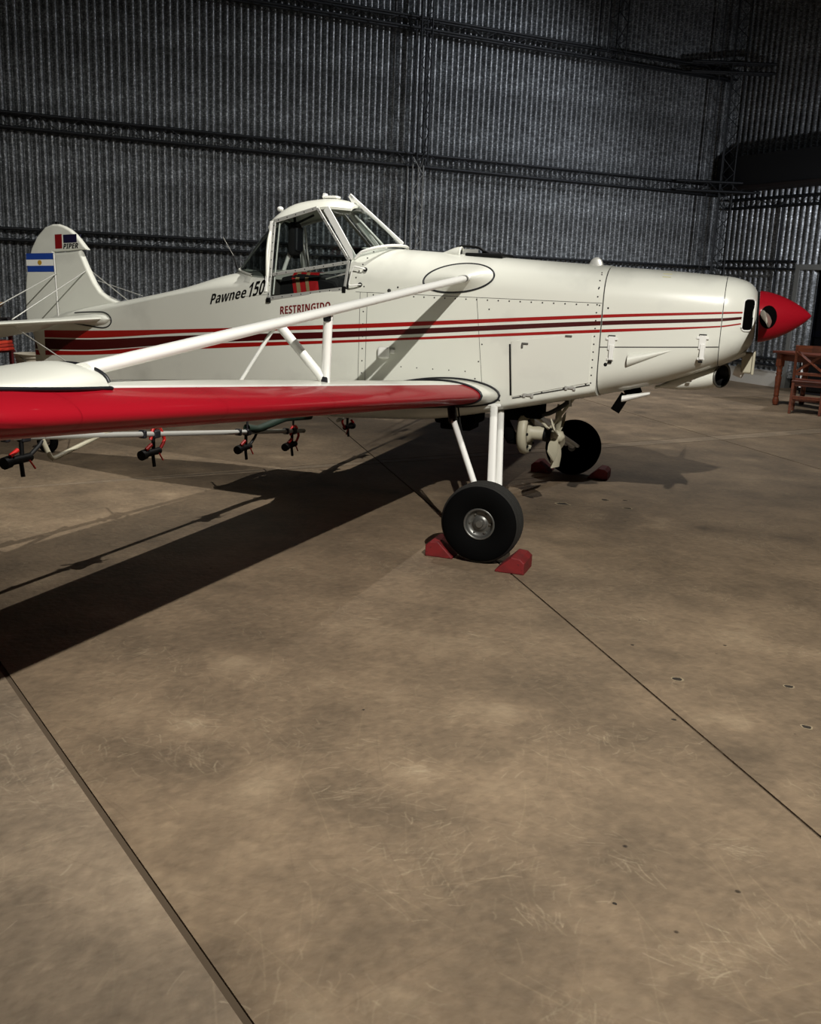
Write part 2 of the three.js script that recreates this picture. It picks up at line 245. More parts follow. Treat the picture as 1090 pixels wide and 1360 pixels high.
column('trim_11', 3.4, 0.3, 0.4, 0.3, 5.9, 8.2, M.girder);
// corner braces, horizontal, from the rear wall girders to the right wall
for (const [nm, y, a, b] of [['trim_12', 5.84, 1.6, 0.95], ['trim_13', 3.68, 1.7, 0.9]]) { const s = struct(nm); for (const dy of [0, 0.17]) for (const o of [0, 0.16]) part('chord', bar(rp(a, 0.24 + o, y + dy), rp(0.15, b + o, y + dy), 0.024, 6), M.girder, s); for (let i = 0; i < 8; i++) { const f = (t, k) => rp(a + (0.15 - a) * t, 0.4 + (b + 0.16 - 0.4) * t, y + k); part('lacing_bar', bar(f(i / 8, i % 2 ? 0.17 : 0), f((i + 1) / 8, i % 2 ? 0 : 0.17), 0.008, 4), M.girder, s); } }
// deep dark beam across the right wall
{ const s = struct('trim_14'); const m = slabBox('beam_web', 0.03, 0.5, 0.16, 6, 3.80, 4.36, s); m.material = std(0x0f1114, 0.85); const l = slabBox('beam_flange', 0.02, 0.54, 0.14, 6, 3.74, 3.80, s); l.material = std(0x1c1310, 0.8); }
// thin downpipe on the right wall
part('pipe', bar(rp(0.08, 1.62, 0.5), rp(0.08, 1.62, 3.5), 0.02, 8), M.girder, struct('trim_15'));

// ---------- the aircraft ----------
const plane = thing('airplane', 'white low-wing crop-spraying airplane with red stripes, red leading edges and red spinner', 'airplane');
// hull tables: x, top, side top, side bottom, bottom, half width, roundness
const HULL = [
  [-4.90, 1.25, 1.21, 0.80, 0.77, 0.012, 2], [-4.50, 1.36, 1.295, 0.73, 0.69, 0.06, 2], [-3.90, 1.475, 1.41, 0.69, 0.64, 0.125, 2], [-3.245, 1.616, 1.545, 0.67, 0.61, 0.225, 2],
  [-2.80, 1.745, 1.605, 0.67, 0.61, 0.30, 2], [-2.50, 1.79, 1.63, 0.68, 0.61, 0.345, 2.1], [-2.27, 1.80, 1.645, 0.69, 0.61, 0.372, 2.2], [-1.90, 1.82, 1.65, 0.70, 0.61, 0.393, 2.3],
  [-1.56, 2.00, 1.72, 0.72, 0.63, 0.402, 2.6], [-1.42, 2.000, 1.66, 0.73, 0.64, 0.405, 2.6], [-0.90, 1.980, 1.652, 0.765, 0.68, 0.41, 2.5], [-0.44, 1.957, 1.652, 0.845, 0.77, 0.41, 2.5], [0.42, 1.922, 1.655, 1.055, 0.965, 0.41, 2.5]];
const COWL = [
  [0.42, 1.918, 1.655, 1.20, 0.965, 0.408, 2.5], [0.85, 1.900, 1.645, 1.32, 1.085, 0.395, 2.5], [1.24, 1.876, 1.625, 1.44, 1.235, 0.36, 2.5], [1.33, 1.860, 1.620, 1.46, 1.285, 0.332, 2.4],
  [1.40, 1.832, 1.610, 1.49, 1.335, 0.285, 2.3], [1.445, 1.785, 1.600, 1.52, 1.395, 0.225, 2.2], [1.462, 1.735, 1.6, 1.54, 1.45, 0.17, 2.1]];
const hullAt = (x) => lerpTable(x < 0.419 ? HULL : COWL, x);
function hullZ(x, y) { const [yt, ys, yl, yb, w, p] = hullAt(x); if (y > ys) return y >= yt ? 0 : w * Math.pow(1 - Math.pow((y - ys) / (yt - ys), p), 1 / p); if (y < yl) return y <= yb ? 0 : w * Math.pow(1 - Math.pow((yl - y) / (yl - yb), p), 1 / p); return w; }
function section(x, T = null, yCut = null) {            // closed ring (or open from cut to cut)
  const [yt, ys, yl, yb, w, p] = T ? lerpTable(T, x) : hullAt(x), half = []; const n = 14;
  for (let i = 0; i <= n; i++) { const t = i / n * Math.PI / 2; half.push([ys + (yt - ys) * Math.pow(Math.cos(t), 2 / p), w * Math.pow(Math.sin(t), 2 / p)]); }     // top -> side
  for (let i = 1; i < 6; i++) half.push([ys + (yl - ys) * i / 6, w]);
  for (let i = 0; i <= n; i++) { const t = i / n * Math.PI / 2; half.push([yl - (yl - yb) * Math.pow(Math.sin(t), 2 / p), w * Math.pow(Math.cos(t), 2 / p)]); }
  const pts = half.map(([y, z]) => V(x, y, z)); for (let i = half.length - 2; i > 0; i--) pts.push(V(x, half[i][0], -half[i][1])); return pts;
}
const range = (a, b, n) => Array.from({ length: n + 1 }, (_, i) => a + (b - a) * i / n);
const hullLoft = (a, b, n, T) => loft(range(a, b, n).map(x => section(x, T)), true, true, 0.7);
const skinRibbon = (xs, fTop, fBot, lift, rows = 1) => loft(xs.map(x => range(0, 1, rows).map(k => { const y = fTop(x) + (fBot(x) - fTop(x)) * k; return V(x, y, hullZ(x, y) + lift); })), false, false, 1);
const both = (g) => merge([g, mirrorZ(g)]);

const aft = part('aft_fuselage', hullLoft(-4.9, -2.27, 40, HULL), M.white, plane);
const hopper = part('hopper_section', hullLoft(-1.56, 0.412, 36, HULL), M.white, plane);
const cowling = part('engine_cowling', hullLoft(0.42, 1.236, 18, COWL), M.white, plane);
const bowl = part('nose_bowl', loft([...range(1.241, 1.45, 16), 1.456, 1.462].map(x => section(x, COWL)), true, true, 0.7), M.white, plane);
part('firewall_seam', loft([0.412, 0.42].map(x => section(x, COWL).map(p => V(p.x, 1.44 + (p.y - 1.44) * 0.985, p.z * 0.985))), true), M.seam, cowling);
part('bowl_seam', loft([1.236, 1.241].map(x => section(x, COWL).map(p => V(p.x, 1.56 + (p.y - 1.56) * 0.985, p.z * 0.985))), true), M.seam, bowl);

// cockpit tub: open-topped, sides up to the door sill
const sillY = (x) => 1.562 + (x + 2.27) * 0.155;
const tubRows = range(-2.27, -1.56, 12).map(x => { const [yt, ys, yl, yb, w, p] = hullAt(x), s = sillY(x), o = []; const half = [[s, w], [(s + yl) / 2, w], [yl, w]]; for (let i = 1; i <= 8; i++) { const t = i / 8 * Math.PI / 2; half.push([yl - (yl - yb) * Math.pow(Math.sin(t), 2 / p), w * Math.pow(Math.cos(t), 2 / p)]); }
  const out = half.map(([y, z]) => V(x, y, z)); for (let i = half.length - 2; i >= 0; i--) out.push(V(x, half[i][0], -half[i][1]));
  const inn = out.map(q => V(q.x, Math.max(q.y, yb + 0.25) + 0, q.z * 0.95)).reverse(); return [...out, ...inn]; });
const tub = part('cockpit_tub', loft(tubRows, true, false, 0.6), M.white, plane);
part('cockpit_floor', bx(0.70, 0.02, 0.7, -1.915, 1.0, 0), M.darkSteel, tub);
part('instrument_panel', plate([[-1.60, 1.55], [-1.56, 1.98], [-1.50, 1.985], [-1.545, 1.55]].map(([x, y]) => [x, y]), 0.62), M.blackMatte, plane);
part('rear_bulkhead', plate([[-2.275, 0.9], [-2.255, 0.9], [-2.255, 1.72], [-2.275, 1.72]], 0.66), M.dullSteel, tub);
// belly keel under the tub joins the tail and the hopper
// stripes
const st = (tab) => (x) => lerpTable(tab, x)[0];
const STR = [
  ['stripeRed', [[-4.85, 1.165], [-4.16, 1.200], [-3.1, 1.276], [-1.45, 1.410], [0.4, 1.571], [1.22, 1.629], [1.372, 1.637]], [[-4.85, 1.10], [-4.16, 1.135], [-3.1, 1.245], [-1.45, 1.377], [0.4, 1.549], [1.22, 1.615], [1.372, 1.626]]],
  ['stripeDark', [[-4.85, 1.088], [-4.16, 1.122], [-3.1, 1.222], [-1.45, 1.356], [0.4, 1.526], [1.22, 1.586], [1.372, 1.603]], [[-4.85, 0.99], [-4.16, 1.03], [-3.1, 1.155], [-1.45, 1.311], [0.4, 1.496], [1.22, 1.565], [1.372, 1.586]]],
  ['stripeRed', [[-4.85, 0.978], [-4.16, 1.02], [-3.1, 1.147], [-1.45, 1.289], [0.4, 1.466], [1.22, 1.534], [1.372, 1.560]], [[-4.85, 0.935], [-4.16, 0.985], [-3.1, 1.105], [-1.45, 1.270], [0.4, 1.445], [1.22, 1.524], [1.372, 1.551]]]];
for (const [m, T, B] of STR) for (const [own, a, b, n] of [[aft, -4.895, -2.27, 30], [tub, -2.27, -1.56, 8], [hopper, -1.56, 0.412, 20], [cowling, 0.422, 1.235, 10], [bowl, 1.242, 1.372, 8]]) { const g = skinRibbon(range(a, b, n), st(T), st(B), 0.0025); for (const q of [g, mirrorZ(g)]) part('stripe', q, M[m], own, m === 'stripeDark' ? 'dark maroon stripe' : undefined); }

// seams and rivets of the hull
const hseam = (x0, x1, f, w = 0.004) => skinRibbon(range(x0, x1, 16), (x) => f(x) + w / 2, (x) => f(x) - w / 2, 0.0015);
const vseam = (f, y0, y1, w = 0.005) => loft(range(y0, y1, 16).map(y => [V(f(y) - w / 2, y, hullZ(f(y) - w / 2, y) + 0.0015), V(f(y) + w / 2, y, hullZ(f(y) + w / 2, y) + 0.0015)]), false);
const seamY = (x) => 1.652;
part('panel_seam', hseam(-1.5, 0.41, seamY, 0.003), M.seam, hopper);
for (const x of [-1.46, -1.40]) part('panel_seam', vseam(() => x, 0.95, 1.652, 0.0035), M.seam, hopper);
part('panel_seam', vseam((y) => -0.42 - (1.652 - y) * -0.12 - 0.1, 0.9, 1.652, 0.003), M.seam, hopper);
part('split_line', hseam(0.42, 1.235, (x) => 1.342 + (x - 0.42) * 0.057, 0.007), M.seam, cowling);
part('panel_seam', hseam(-2.85, -2.27, (x) => 1.60 + (x + 2.27) * 0.11, 0.002), M.dullSteel, aft);
const rivet = (x, y, r = 0.006) => { const g = new THREE.SphereGeometry(r, 6, 4); g.scale(1, 1, 0.5); g.translate(x, y, hullZ(x, y) + 0.001); return g; };
{ const a = []; for (let i = 0; i < 22; i++) a.push(rivet(-1.35 + i * 0.083, 1.636)); for (let i = 0; i < 15; i++) a.push(rivet(0.375, 1.08 + i * 0.056)); for (let i = 0; i < 8; i++) a.push(rivet(-1.43, 1.03 + i * 0.095)); for (let i = 0; i < 5; i++) a.push(rivet(-1.1 + i * 0.13, 1.10, 0.005), rivet(-0.5 + i * 0.02, 1.05 + i * 0.13, 0.006)); for (let i = 0; i < 5; i++) a.push(rivet(-0.3 + i * 0.16, 0.90 + i * 0.042, 0.007));
  a.push(rivet(-1.22, 1.672, 0.016), rivet(-1.15, 1.70, 0.008), rivet(0.378, 1.76), rivet(0.378, 1.85)); for (let i = 0; i < 5; i++) a.push(rivet(-1.5 + 0.02 * i, 1.76 + i * 0.05, 0.007));
  for (const m of [part('screw_row', a, M.seam, hopper)]) m.userData.kind = 'stuff'; }
part('screw', rivet(0.47, 1.22, 0.014), M.black, cowling); part('screw', rivet(0.455, 1.62, 0.007), M.black, cowling);

// access panel with hinges and fasteners on the right side
{ const P = [[-0.235, 1.345], [0.0, 1.385], [0.2, 1.42], [0.36, 1.435], [0.36, 1.08], [-0.205, 0.935]]; const g = plate(P, 0.008, 0.002); g.translate(0, 0, 0.4125); const ap = part('access_panel', g, M.white, hopper);
  part('panel_slot', plank(V(-0.245, 1.325, 0.4125), V(-0.215, 0.945, 0.4125), 0.012, 0.004), M.black, ap);
  part('hinge_line', plank(V(-0.2, 0.925, 0.412), V(0.37, 1.066, 0.412), 0.008, 0.006, V(0, 1, 0)), M.seam, ap);
  for (const x of [-0.08, 0.23]) { const y = 0.925 + (x + 0.2) * 0.25; part('hinge', [bx(0.07, 0.02, 0.012, x, y + 0.004, 0.418, 0.004), bx(0.02, 0.03, 0.016, x - 0.03, y, 0.418, 0.004), bx(0.02, 0.03, 0.016, x + 0.03, y, 0.418, 0.004)], M.alu, ap); }
  part('fastener', [bx(0.05, 0.014, 0.012, -0.13, 1.335, 0.42, 0.004), bx(0.014, 0.03, 0.012, -0.15, 1.315, 0.42, 0.004)], M.dullSteel, ap); part('fastener', [bx(0.05, 0.014, 0.012, 0.19, 1.408, 0.42, 0.004)], M.dullSteel, ap); }
// small vent fitting low on the side (casts its own shadow)
part('side_vent', [bx(0.10, 0.09, 0.05, -1.24, 1.2, 0.425, 0.02), bx(0.04, 0.04, 0.03, -1.17, 1.215, 0.42, 0.012)], M.white2, hopper);

// cowling latches, blister scoop
for (const [x, y] of [[0.5, 1.33], [1.125, 1.37]]) { const z = hullZ(x, y) + 0.006; const l = part('latch', [bx(0.05, 0.10, 0.014, x, y + 0.045, z, 0.005), bx(0.085, 0.018, 0.012, x, y + 0.075, z, 0.004), bx(0.034, 0.11, 0.02, x + 0.004, y - 0.02, z + 0.004, 0.006), bx(0.05, 0.02, 0.012, x, y - 0.07, z, 0.005)], M.white2, cowling); part('latch_hook', bx(0.03, 0.014, 0.012, x, y - 0.09, z + 0.006, 0.004), M.black, l); part('latch_gap', bx(0.05, 0.008, 0.012, x, y + 0.098, z + 0.002), M.seam, l); }
{ const rows = range(0, 1, 12).map(t => { const x = 0.92 - 0.296 * t, y = 1.345 - 0.085 * t, r = 0.003 + 0.042 * t; return range(0, 2 * Math.PI, 20).slice(0, 20).map(a => V(x, y + r * Math.sin(a), hullZ(x, y) - 0.002 + Math.max(-0.01, r * Math.cos(a)))); }); const b = part('blister_scoop', loft(rows, true, false), M.white, cowling);
  const e = rows[12].map(p => V(p.x + 0.004, 1.26 + (p.y - 1.26) * 0.86, p.z * 1 - 0.003)); part('scoop_mouth', loft([e, e.map(p => V(p.x + 0.002, 1.26, hullZ(0.63, 1.26)))], true), M.black, b); }
// faded yellow label on the cowl top
part('label', skinRibbon([0.80, 0.83, 0.86], () => 1.876, () => 1.850, 0.002), std(0xc9c48a, 0.6), cowling);

// nose bowl cooling inlet: dark slot with a rolled lip
{ const rr = (cx, cy, w, h, r, n = 6) => { const o = []; for (const [sx, sy, a0] of [[1, 1, 0], [-1, 1, 1], [-1, -1, 2], [1, -1, 3]]) for (let i = 0; i <= n; i++) { const a = (a0 + i / n) * Math.PI / 2; o.push([cx + sx * (w / 2 - r) + Math.cos(a) * r, cy + sy * (h / 2 - r) + Math.sin(a) * r]); } return o; };
  const C = [1.404, 1.616], ring = rr(C[0], C[1], 0.072, 0.215, 0.026); for (const s of [1, -1]) { const on = (k, l) => ring.map(([x, y]) => { const X = Math.min(C[0] + (x - C[0]) * k, 1.455), Y = C[1] + (y - C[1]) * k; return V(X + l, Y, s * (hullZ(X, Y) + l)); });
    const inl = part('air_inlet', loft([1, 0.75, 0.5, 0.25, 0.02].map(k => on(k, 0.003)), true), M.blackMatte, bowl);
    part('inlet_lip', tube(on(1.02, 0.003), 0.0065, 80, 6, true), M.white2, inl); } }
// backplate gap and spinner
const SPY = 1.602;
const spin = (() => { const prof = []; for (let i = 0; i <= 26; i++) { const t = i / 26, r = 0.182 * Math.pow(1 - Math.pow(t, 1.55), 0.82); prof.push(new THREE.Vector2(Math.max(r, 0.0005), t * 0.352)); } const g = new THREE.LatheGeometry(prof, 48); g.rotateZ(-Math.PI / 2); return g; })();
const spinner = part('spinner', spin, M.red, plane); spinner.position.set(1.478, SPY, 0); spinner.rotation.z = 0.06;
part('backplate', (() => { const g = new THREE.CylinderGeometry(0.178, 0.172, 0.014, 48); g.rotateZ(-Math.PI / 2); g.translate(-0.008, 0, 0); return g; })(), M.black, spinner);
for (const s of [1, -1]) {                          // dark cut-out where each blade leaves the spinner
  const rows = []; for (const k of [1, 0.7, 0.4, 0.05]) { const r = []; for (let i = 0; i < 40; i++) { const a = i / 40 * 2 * Math.PI; let u = 0.004 + 0.058 * (1 + Math.cos(a)), v = 0.08 * Math.sin(a); if (Math.cos(a) < 0) u = 0.004 + 0.058 * (1 + Math.cos(a)); u = 0.062 + (u - 0.062) * k; v *= k; const t = u / 0.352, R = 0.182 * Math.pow(1 - Math.pow(Math.max(t, 0), 1.55), 0.82) + 0.002; r.push(V(u, v, s * Math.sqrt(R * R - v * v))); } rows.push(r); }
  const co = part('blade_cutout', loft(rows, true), M.blackMatte, spinner);
}
for (const s of [1, -1]) {                          // two blades lying level, twisted
  const rows = range(0, 1, 14).map(t => { const r = 0.13 + 0.83 * t, ch = t < 0.12 ? 0.07 + 0.5 * t : 0.13 * Math.sqrt(Math.max(0.04, 1 - Math.pow(Math.max(0, (t - 0.55) / 0.47), 2.4))), tw = (58 - 40 * t) * Math.PI / 180, th = 0.045 * (1 - t) + 0.009; const o = [];
    for (let i = 0; i < 18; i++) { const a = i / 18 * 2 * Math.PI, u = Math.cos(a) * ch / 2, w = Math.sin(a) * th / 2; o.push(V(1.525 + u * Math.sin(tw) * 0.75 + w * Math.cos(tw), SPY + 0.003 - s * (u * Math.cos(tw) - w * Math.sin(tw)), s * r)); } return o; });
  part('propeller_blade', loft(rows, true, true, 0.9), M.bladeGrey, plane);
}
// chin intake, lower lip fittings, exhaust
{ const rows = range(0, 1, 14).map(t => { const x = 0.80 + 0.47 * t, h = Math.max(0.012, 0.078 * Math.sin(Math.min(1, t * 1.15) * Math.PI / 2)), cy = 1.035 + 0.115 * t + 0.01, w = 0.03 + 0.10 * Math.sqrt(t); return range(0, 2 * Math.PI, 24).slice(0, 24).map(a => V(x - 0.05 * t * Math.cos(a), cy + h * Math.sin(a) * (Math.sin(a) > 0 ? 1.15 : 1), w * Math.cos(a))); });
  const ch = part('chin_scoop', loft(rows, true, false), M.white, plane); const m = rows[14]; const c = m.reduce((s, p) => s.add(p), V(0, 0, 0)).multiplyScalar(1 / 24);
  part('scoop_mouth', loft([m.map(p => c.clone().lerp(p, 0.93)), m.map(p => c.clone().lerp(p, 0.85).add(V(-0.06, 0, 0))), m.map(p => c.clone().lerp(p, 0.03).add(V(-0.08, 0, 0)))], true), M.black, ch); part('scoop_rim', tube(m, 0.009, 60, 6, true), M.dullSteel, ch); }
{ const e = part('exhaust_stack', [bar(V(0.60, 0.985, 0.13), V(0.535, 0.86, 0.16), 0.036, 16), bar(V(0.60, 0.985, 0.13), V(0.70, 1.04, 0.1), 0.034, 12)], M.blackMatte, plane); part('exhaust_shield', loft(range(0, 1, 6).map(t => range(0, 2 * Math.PI, 14).slice(0, 14).map(a => V(0.58 + 0.2 * t, 0.955 + 0.055 * t + 0.028 * Math.sin(a) * (1 - 0.6 * t), 0.15 + 0.045 * Math.cos(a) * (1 - 0.5 * t)))), true, true), M.white2, e); }
{ const f = part('carburettor_box', [bx(0.075, 0.15, 0.13, 1.435, 1.275, 0.07, 0.018)], M.cream, plane); part('box_lip', bx(0.02, 0.165, 0.15, 1.478, 1.275, 0.07, 0.008), M.cream, f); part('air_duct', bar(V(1.36, 1.22, 0.05), V(1.42, 1.2, 0.06), 0.045, 12), M.white2, f); }
part('cowl_lip', loft(range(0, 1, 8).map(t => { const x = 1.25 + 0.17 * t; return range(0, 2 * Math.PI, 16).slice(0, 16).map(a => V(x, 1.30 + 0.05 * t + 0.06 * Math.sin(a) * (1 - 0.55 * t), 0.10 + 0.11 * Math.cos(a) * (1 - 0.45 * t))); }), true, true), M.white, bowl);

// fairings on top of the hopper
part('vent_scoop', (() => { const rows = range(0, 1, 10).map(t => { const x = -0.95 + 0.20 * t, r = 0.012 + 0.052 * t * t * (3 - 2 * t); return range(0, Math.PI * 2, 18).slice(0, 18).map(a => V(x, 1.955 + r * Math.sin(a) * 1.1, 0.10 + r * Math.cos(a))); }); return loft(rows, true, false); })(), M.white, hopper);
part('scoop_mouth', (() => { const g = new THREE.CircleGeometry(0.052, 20); g.scale(0.8, 1, 1); g.rotateY(Math.PI / 2); g.translate(-0.752, 1.957, 0.10); return g; })(), M.black, hopper);
part('scoop_lip', (() => { const g = new THREE.TorusGeometry(0.06, 0.01, 8, 28); g.rotateY(Math.PI / 2); g.translate(-0.75, 1.957, 0.10); return g; })(), M.white, hopper);
{ const h = part('hopper_lid', [bx(0.30, 0.025, 0.34, -0.55, 1.968, 0, 0.01)], M.black, plane); part('lid_handle', tube([V(-0.77, 1.965, 0.06), V(-0.78, 2.025, 0.06), V(-0.70, 2.03, 0.06), V(-0.62, 2.022, 0.06), V(-0.56, 1.985, 0.06)], 0.010, 30, 8), M.black, h); part('lid_clamp', [bar(V(-0.60, 1.99, 0.02), V(-0.44, 1.975, 0.02), 0.018, 10), bar(V(-0.60, 2.01, 0.05), V(-0.50, 1.97, 0.1), 0.007, 8), bar(V(-0.46, 2.0, 0.05), V(-0.40, 1.95, 0.08), 0.006, 8)], M.darkSteel, h); part('data_plate', bx(0.13, 0.035, 0.004, -0.69, 1.993, 0.06), M.alu, h); }
part('compass_fin', (() => { const rows = range(0, 1, 8).map(t => { const y = 1.905 + 0.075 * t, c = 0.085 * Math.sqrt(1 - t * t * 0.96); return range(0, 2 * Math.PI, 18).slice(0, 18).map(a => V(0.285 + Math.cos(a) * c / 2 * 1.3, y, 0.02 + Math.sin(a) * c * 0.2)); }); return loft(rows, true, true); })(), M.alu, plane);
// step / grab handle
{ const h = part('grab_handle', tube([V(-1.415, 1.823, 0.40), V(-1.425, 1.83, 0.45), V(-1.50, 1.84, 0.455), V(-1.525, 1.76, 0.455), V(-1.535, 1.70, 0.45), V(-1.455, 1.708, 0.44), V(-1.455, 1.708, 0.40)], 0.006, 50, 6), M.white2, hopper); for (const [x, y] of [[-1.42, 1.823], [-1.46, 1.708]]) part('handle_foot', (() => { const g = new THREE.SphereGeometry(0.017, 10, 8); g.translate(x, y, 0.412); return g; })(), M.black, h); }

// ---- canopy ----
const RZ = 0.25;
const roofY = (x) => lerpTable([[-2.34, 2.225], [-2.2, 2.32], [-2.0, 2.362], [-1.85, 2.37], [-1.74, 2.355], [-1.66, 2.32]], x)[0];
const edgeY = (x) => lerpTable([[-2.34, 2.13], [-2.28, 2.18], [-1.909, 2.285], [-1.80, 2.295], [-1.66, 2.29]], x)[0];
const roofRow = (x, k = 1, dy = 0) => { const w = RZ * (x > -1.85 ? 1 - Math.pow((x + 1.85) / 0.21, 2) * 0.5 : 1) * k; return range(-1, 1, 14).map(t => V(x, dy + edgeY(x) + (roofY(x) - edgeY(x)) * Math.pow(1 - Math.pow(Math.abs(t), 2.4), 0.7), t * w)); };
const roof = part('canopy_roof', loft(range(-2.34, -1.66, 16).map(x => { const o = roofRow(x), i = roofRow(x, 0.97, -0.018).reverse(); return [...o, ...i]; }), true, true, 0.8), M.white, plane);
// side frames of both doors
const ZB = 0.375, doorPts = { rt: V(-2.285, 2.175, 0.245), rb: V(-2.268, 1.568, ZB), fb: V(-1.597, 1.672, 0.395), fm: V(-1.576, 1.887, 0.372), ft: V(-1.909, 2.283, 0.245), rr: V(-2.248, 1.757, 0.345), rf: V(-1.582, 1.872, 0.374) };
const mz = (p, s) => V(p.x, p.y, p.z * s);
for (const s of [1, -1]) {
  const D = Object.fromEntries(Object.entries(doorPts).map(([k, p]) => [k, mz(p, s)])); const f = part('door_frame', [plank(D.rt, D.rb, 0.024, 0.014, V(1, 0, 0), 0.004), plank(D.rb, D.fb, 0.03, 0.014, V(0, 1, 0), 0.004), plank(D.fb, D.fm, 0.022, 0.014, V(1, 0, 0), 0.004), plank(D.fm, D.ft, 0.024, 0.014, V(1, 0.8, 0), 0.004), plank(D.rt, D.ft, 0.03, 0.014, V(0, 1, 0), 0.004)], M.alu, plane);
  part('frame_post', plank(D.rt.clone().add(V(-0.028, 0.0, 0)), D.rb.clone().add(V(-0.028, 0.05, 0)), 0.026, 0.012, V(1, 0, 0), 0.004), M.white2, f);
  part('frame_post', plank(D.ft.clone().add(V(0.075, 0.0, 0)), D.fm.clone().add(V(0.04, 0.02, 0)), 0.055, 0.012, V(1, 0.8, 0), 0.004), M.white2, f);
  part('door_rail', plank(D.rr, D.rf, 0.026, 0.014, V(0, 1, 0), 0.004), M.alu, f);
  part('window_strip', bar(D.rr.clone().lerp(D.rf, 0.72).add(V(0, -0.1, 0)), D.fb.clone().lerp(D.fm, 0.55), 0.007, 8), M.alu, f);
  part('inner_post', bar(V(-2.245, 2.16, 0.235 * s), V(-2.235, 1.6, 0.36 * s), 0.009, 8), M.alu, f);
  const gl = []; const quad = (a, b, c, d) => loft([[a, b], [d, c]], false); gl.push(quad(D.rt, D.ft, D.rf, D.rr), quad(D.rr, D.rf, D.fb, D.rb)); part('door_glass', gl[0], M.glass, f); part('door_glass', gl[1], M.glass, f);
  const dots = []; for (const [a, b, n] of [[D.rt, D.rb, 9], [D.rb, D.fb, 8], [D.rr, D.rf, 8], [D.ft, D.fm, 7], [D.rt, D.ft, 5]]) for (let i = 0; i < n; i++) { const g = new THREE.SphereGeometry(0.0055, 6, 4); const p = a.clone().lerp(b, (i + 0.5) / n); g.translate(p.x, p.y, p.z + s * 0.006); dots.push(g); }
  part('screw_row', dots, M.black, f).userData.kind = 'stuff';
  part('door_hinge', bx(0.035, 0.04, 0.02, -2.265, 1.555, s * (ZB + 0.008), 0.004), M.black, f); part('door_latch', bx(0.03, 0.05, 0.02, -1.6, 1.665, s * 0.4, 0.004), M.black, f);
}
// rear window: curved glass running down to the turtledeck
const rearArch = (t, k) => { // t -1..1 round the arch, k 0 at the posts .. 1 at the tail tip
  const a = t * Math.PI / 2, x0 = -2.30, yb = 1.735, yt = 2.20; const z = Math.sin(a), c = Math.cos(a); const P = V(x0 - 0.02 * c, yb + (yt - yb) * Math.pow(Math.abs(c), 0.75), 0.345 * Math.sign(z) * Math.pow(Math.abs(z), 0.8)); const Q = V(-2.73 + 0.27 * Math.pow(Math.abs(z), 1.6), 1.79 - 0.045 * Math.pow(Math.abs(z), 1.3), 0.30 * z);
  const m = P.clone().lerp(Q, k); m.y += 0.035 * Math.sin(k * Math.PI) * c; return m; };
const rw = part('rear_window', loft(range(0, 1, 10).map(k => range(-1, 1, 28).map(t => rearArch(t, k))), false), M.smoked, plane); part('window_rib', tube(range(0, 1, 14).map(k => rearArch(0, k)), 0.009, 40, 6), M.white, rw);
for (const k of [0, 1]) part('window_frame', tube(range(-1, 1, 28).map(t => rearArch(t, k)), 0.012, 60, 6), M.white, rw);
part('window_skirt', loft([range(-1, 1, 28).map(t => rearArch(t, 1)), range(-1, 1, 28).map(t => { const p = rearArch(t, 1); const x = p.x - 0.05 * Math.cos(t * 1.57), y = p.y - 0.06; return V(x, y, Math.sign(t) * Math.min(Math.abs(p.z) * 1.15 + 0.01, hullZ(x, y) + 0.004)); })], false), M.white, rw);
// windshield
const wsA = (t) => { const a = Math.abs(t); const p = a > 0.5 ? V(-1.535, 1.905, 0.365).lerp(V(-1.835, 2.285, 0.235), (1 - a) / 0.5) : V(-1.835, 2.285, 0.235).lerp(V(-1.70, 2.335, 0), Math.sin((0.5 - a) / 0.5 * Math.PI / 2)); p.z = Math.sign(t) * p.z; return p; };
const wsB = (t) => { const a = Math.abs(t) * Math.PI / 2; return V(-1.53 + 0.26 * Math.pow(Math.cos(a), 0.7), 1.905 + 0.115 * Math.pow(Math.cos(a), 0.4), Math.sign(t) * 0.365 * Math.pow(Math.sin(a), 0.9)); };
const ws = part('windshield', loft(range(0, 1, 8).map(k => range(-1, 1, 32).map(t => { const p = wsA(t).lerp(wsB(t), k); p.y += 0.03 * Math.sin(k * Math.PI) * (1 - t * t); p.z *= 1 + 0.06 * Math.sin(k * Math.PI); return p; })), false), M.glass, plane);
part('windshield_frame', [tube(range(-1, 1, 32).map(wsB), 0.012, 70, 6), tube(range(-0.5, 0.5, 16).map(wsA), 0.012, 40, 6)], M.white2, ws);
part('wire_cutter', [plank(V(-1.735, 2.40, 0), V(-1.70, 2.345, 0), 0.03, 0.02), plank(V(-1.74, 2.405, 0), V(-1.27, 2.035, 0), 0.03, 0.02, V(1, 1, 0), 0.006)], M.white2, ws);
part('inner_brace', bar(V(-1.76, 2.28, -0.1), V(-1.45, 1.98, -0.16), 0.012, 8), M.alu, ws);
part('roof_lamp', [bar(V(-2.30, 2.21, 0.03), V(-2.325, 2.265, 0.03), 0.012, 8), (() => { const g = new THREE.SphereGeometry(0.026, 12, 8); g.scale(1.1, 0.8, 1); g.translate(-2.345, 2.285, 0.03); return g; })()], M.white2, roof);
part('roof_vent', [bx(0.13, 0.02, 0.09, -1.90, 2.385, 0, 0.008), bx(0.03, 0.045, 0.05, -1.955, 2.392, 0, 0.008)], M.white2, roof);
{ const an = part('antenna', bar(V(-2.755, 1.79, 0), V(-2.80, 1.90, 0), 0.012, 8, 0.006), M.black, aft); part('antenna_whip', bar(V(-2.80, 1.90, 0), V(-2.90, 2.05, 0), 0.0035, 6), M.dullSteel, an); part('antenna_foot', bar(V(-2.74, 1.79, 0), V(-2.68, 1.80, 0), 0.008, 6), M.black, an); }
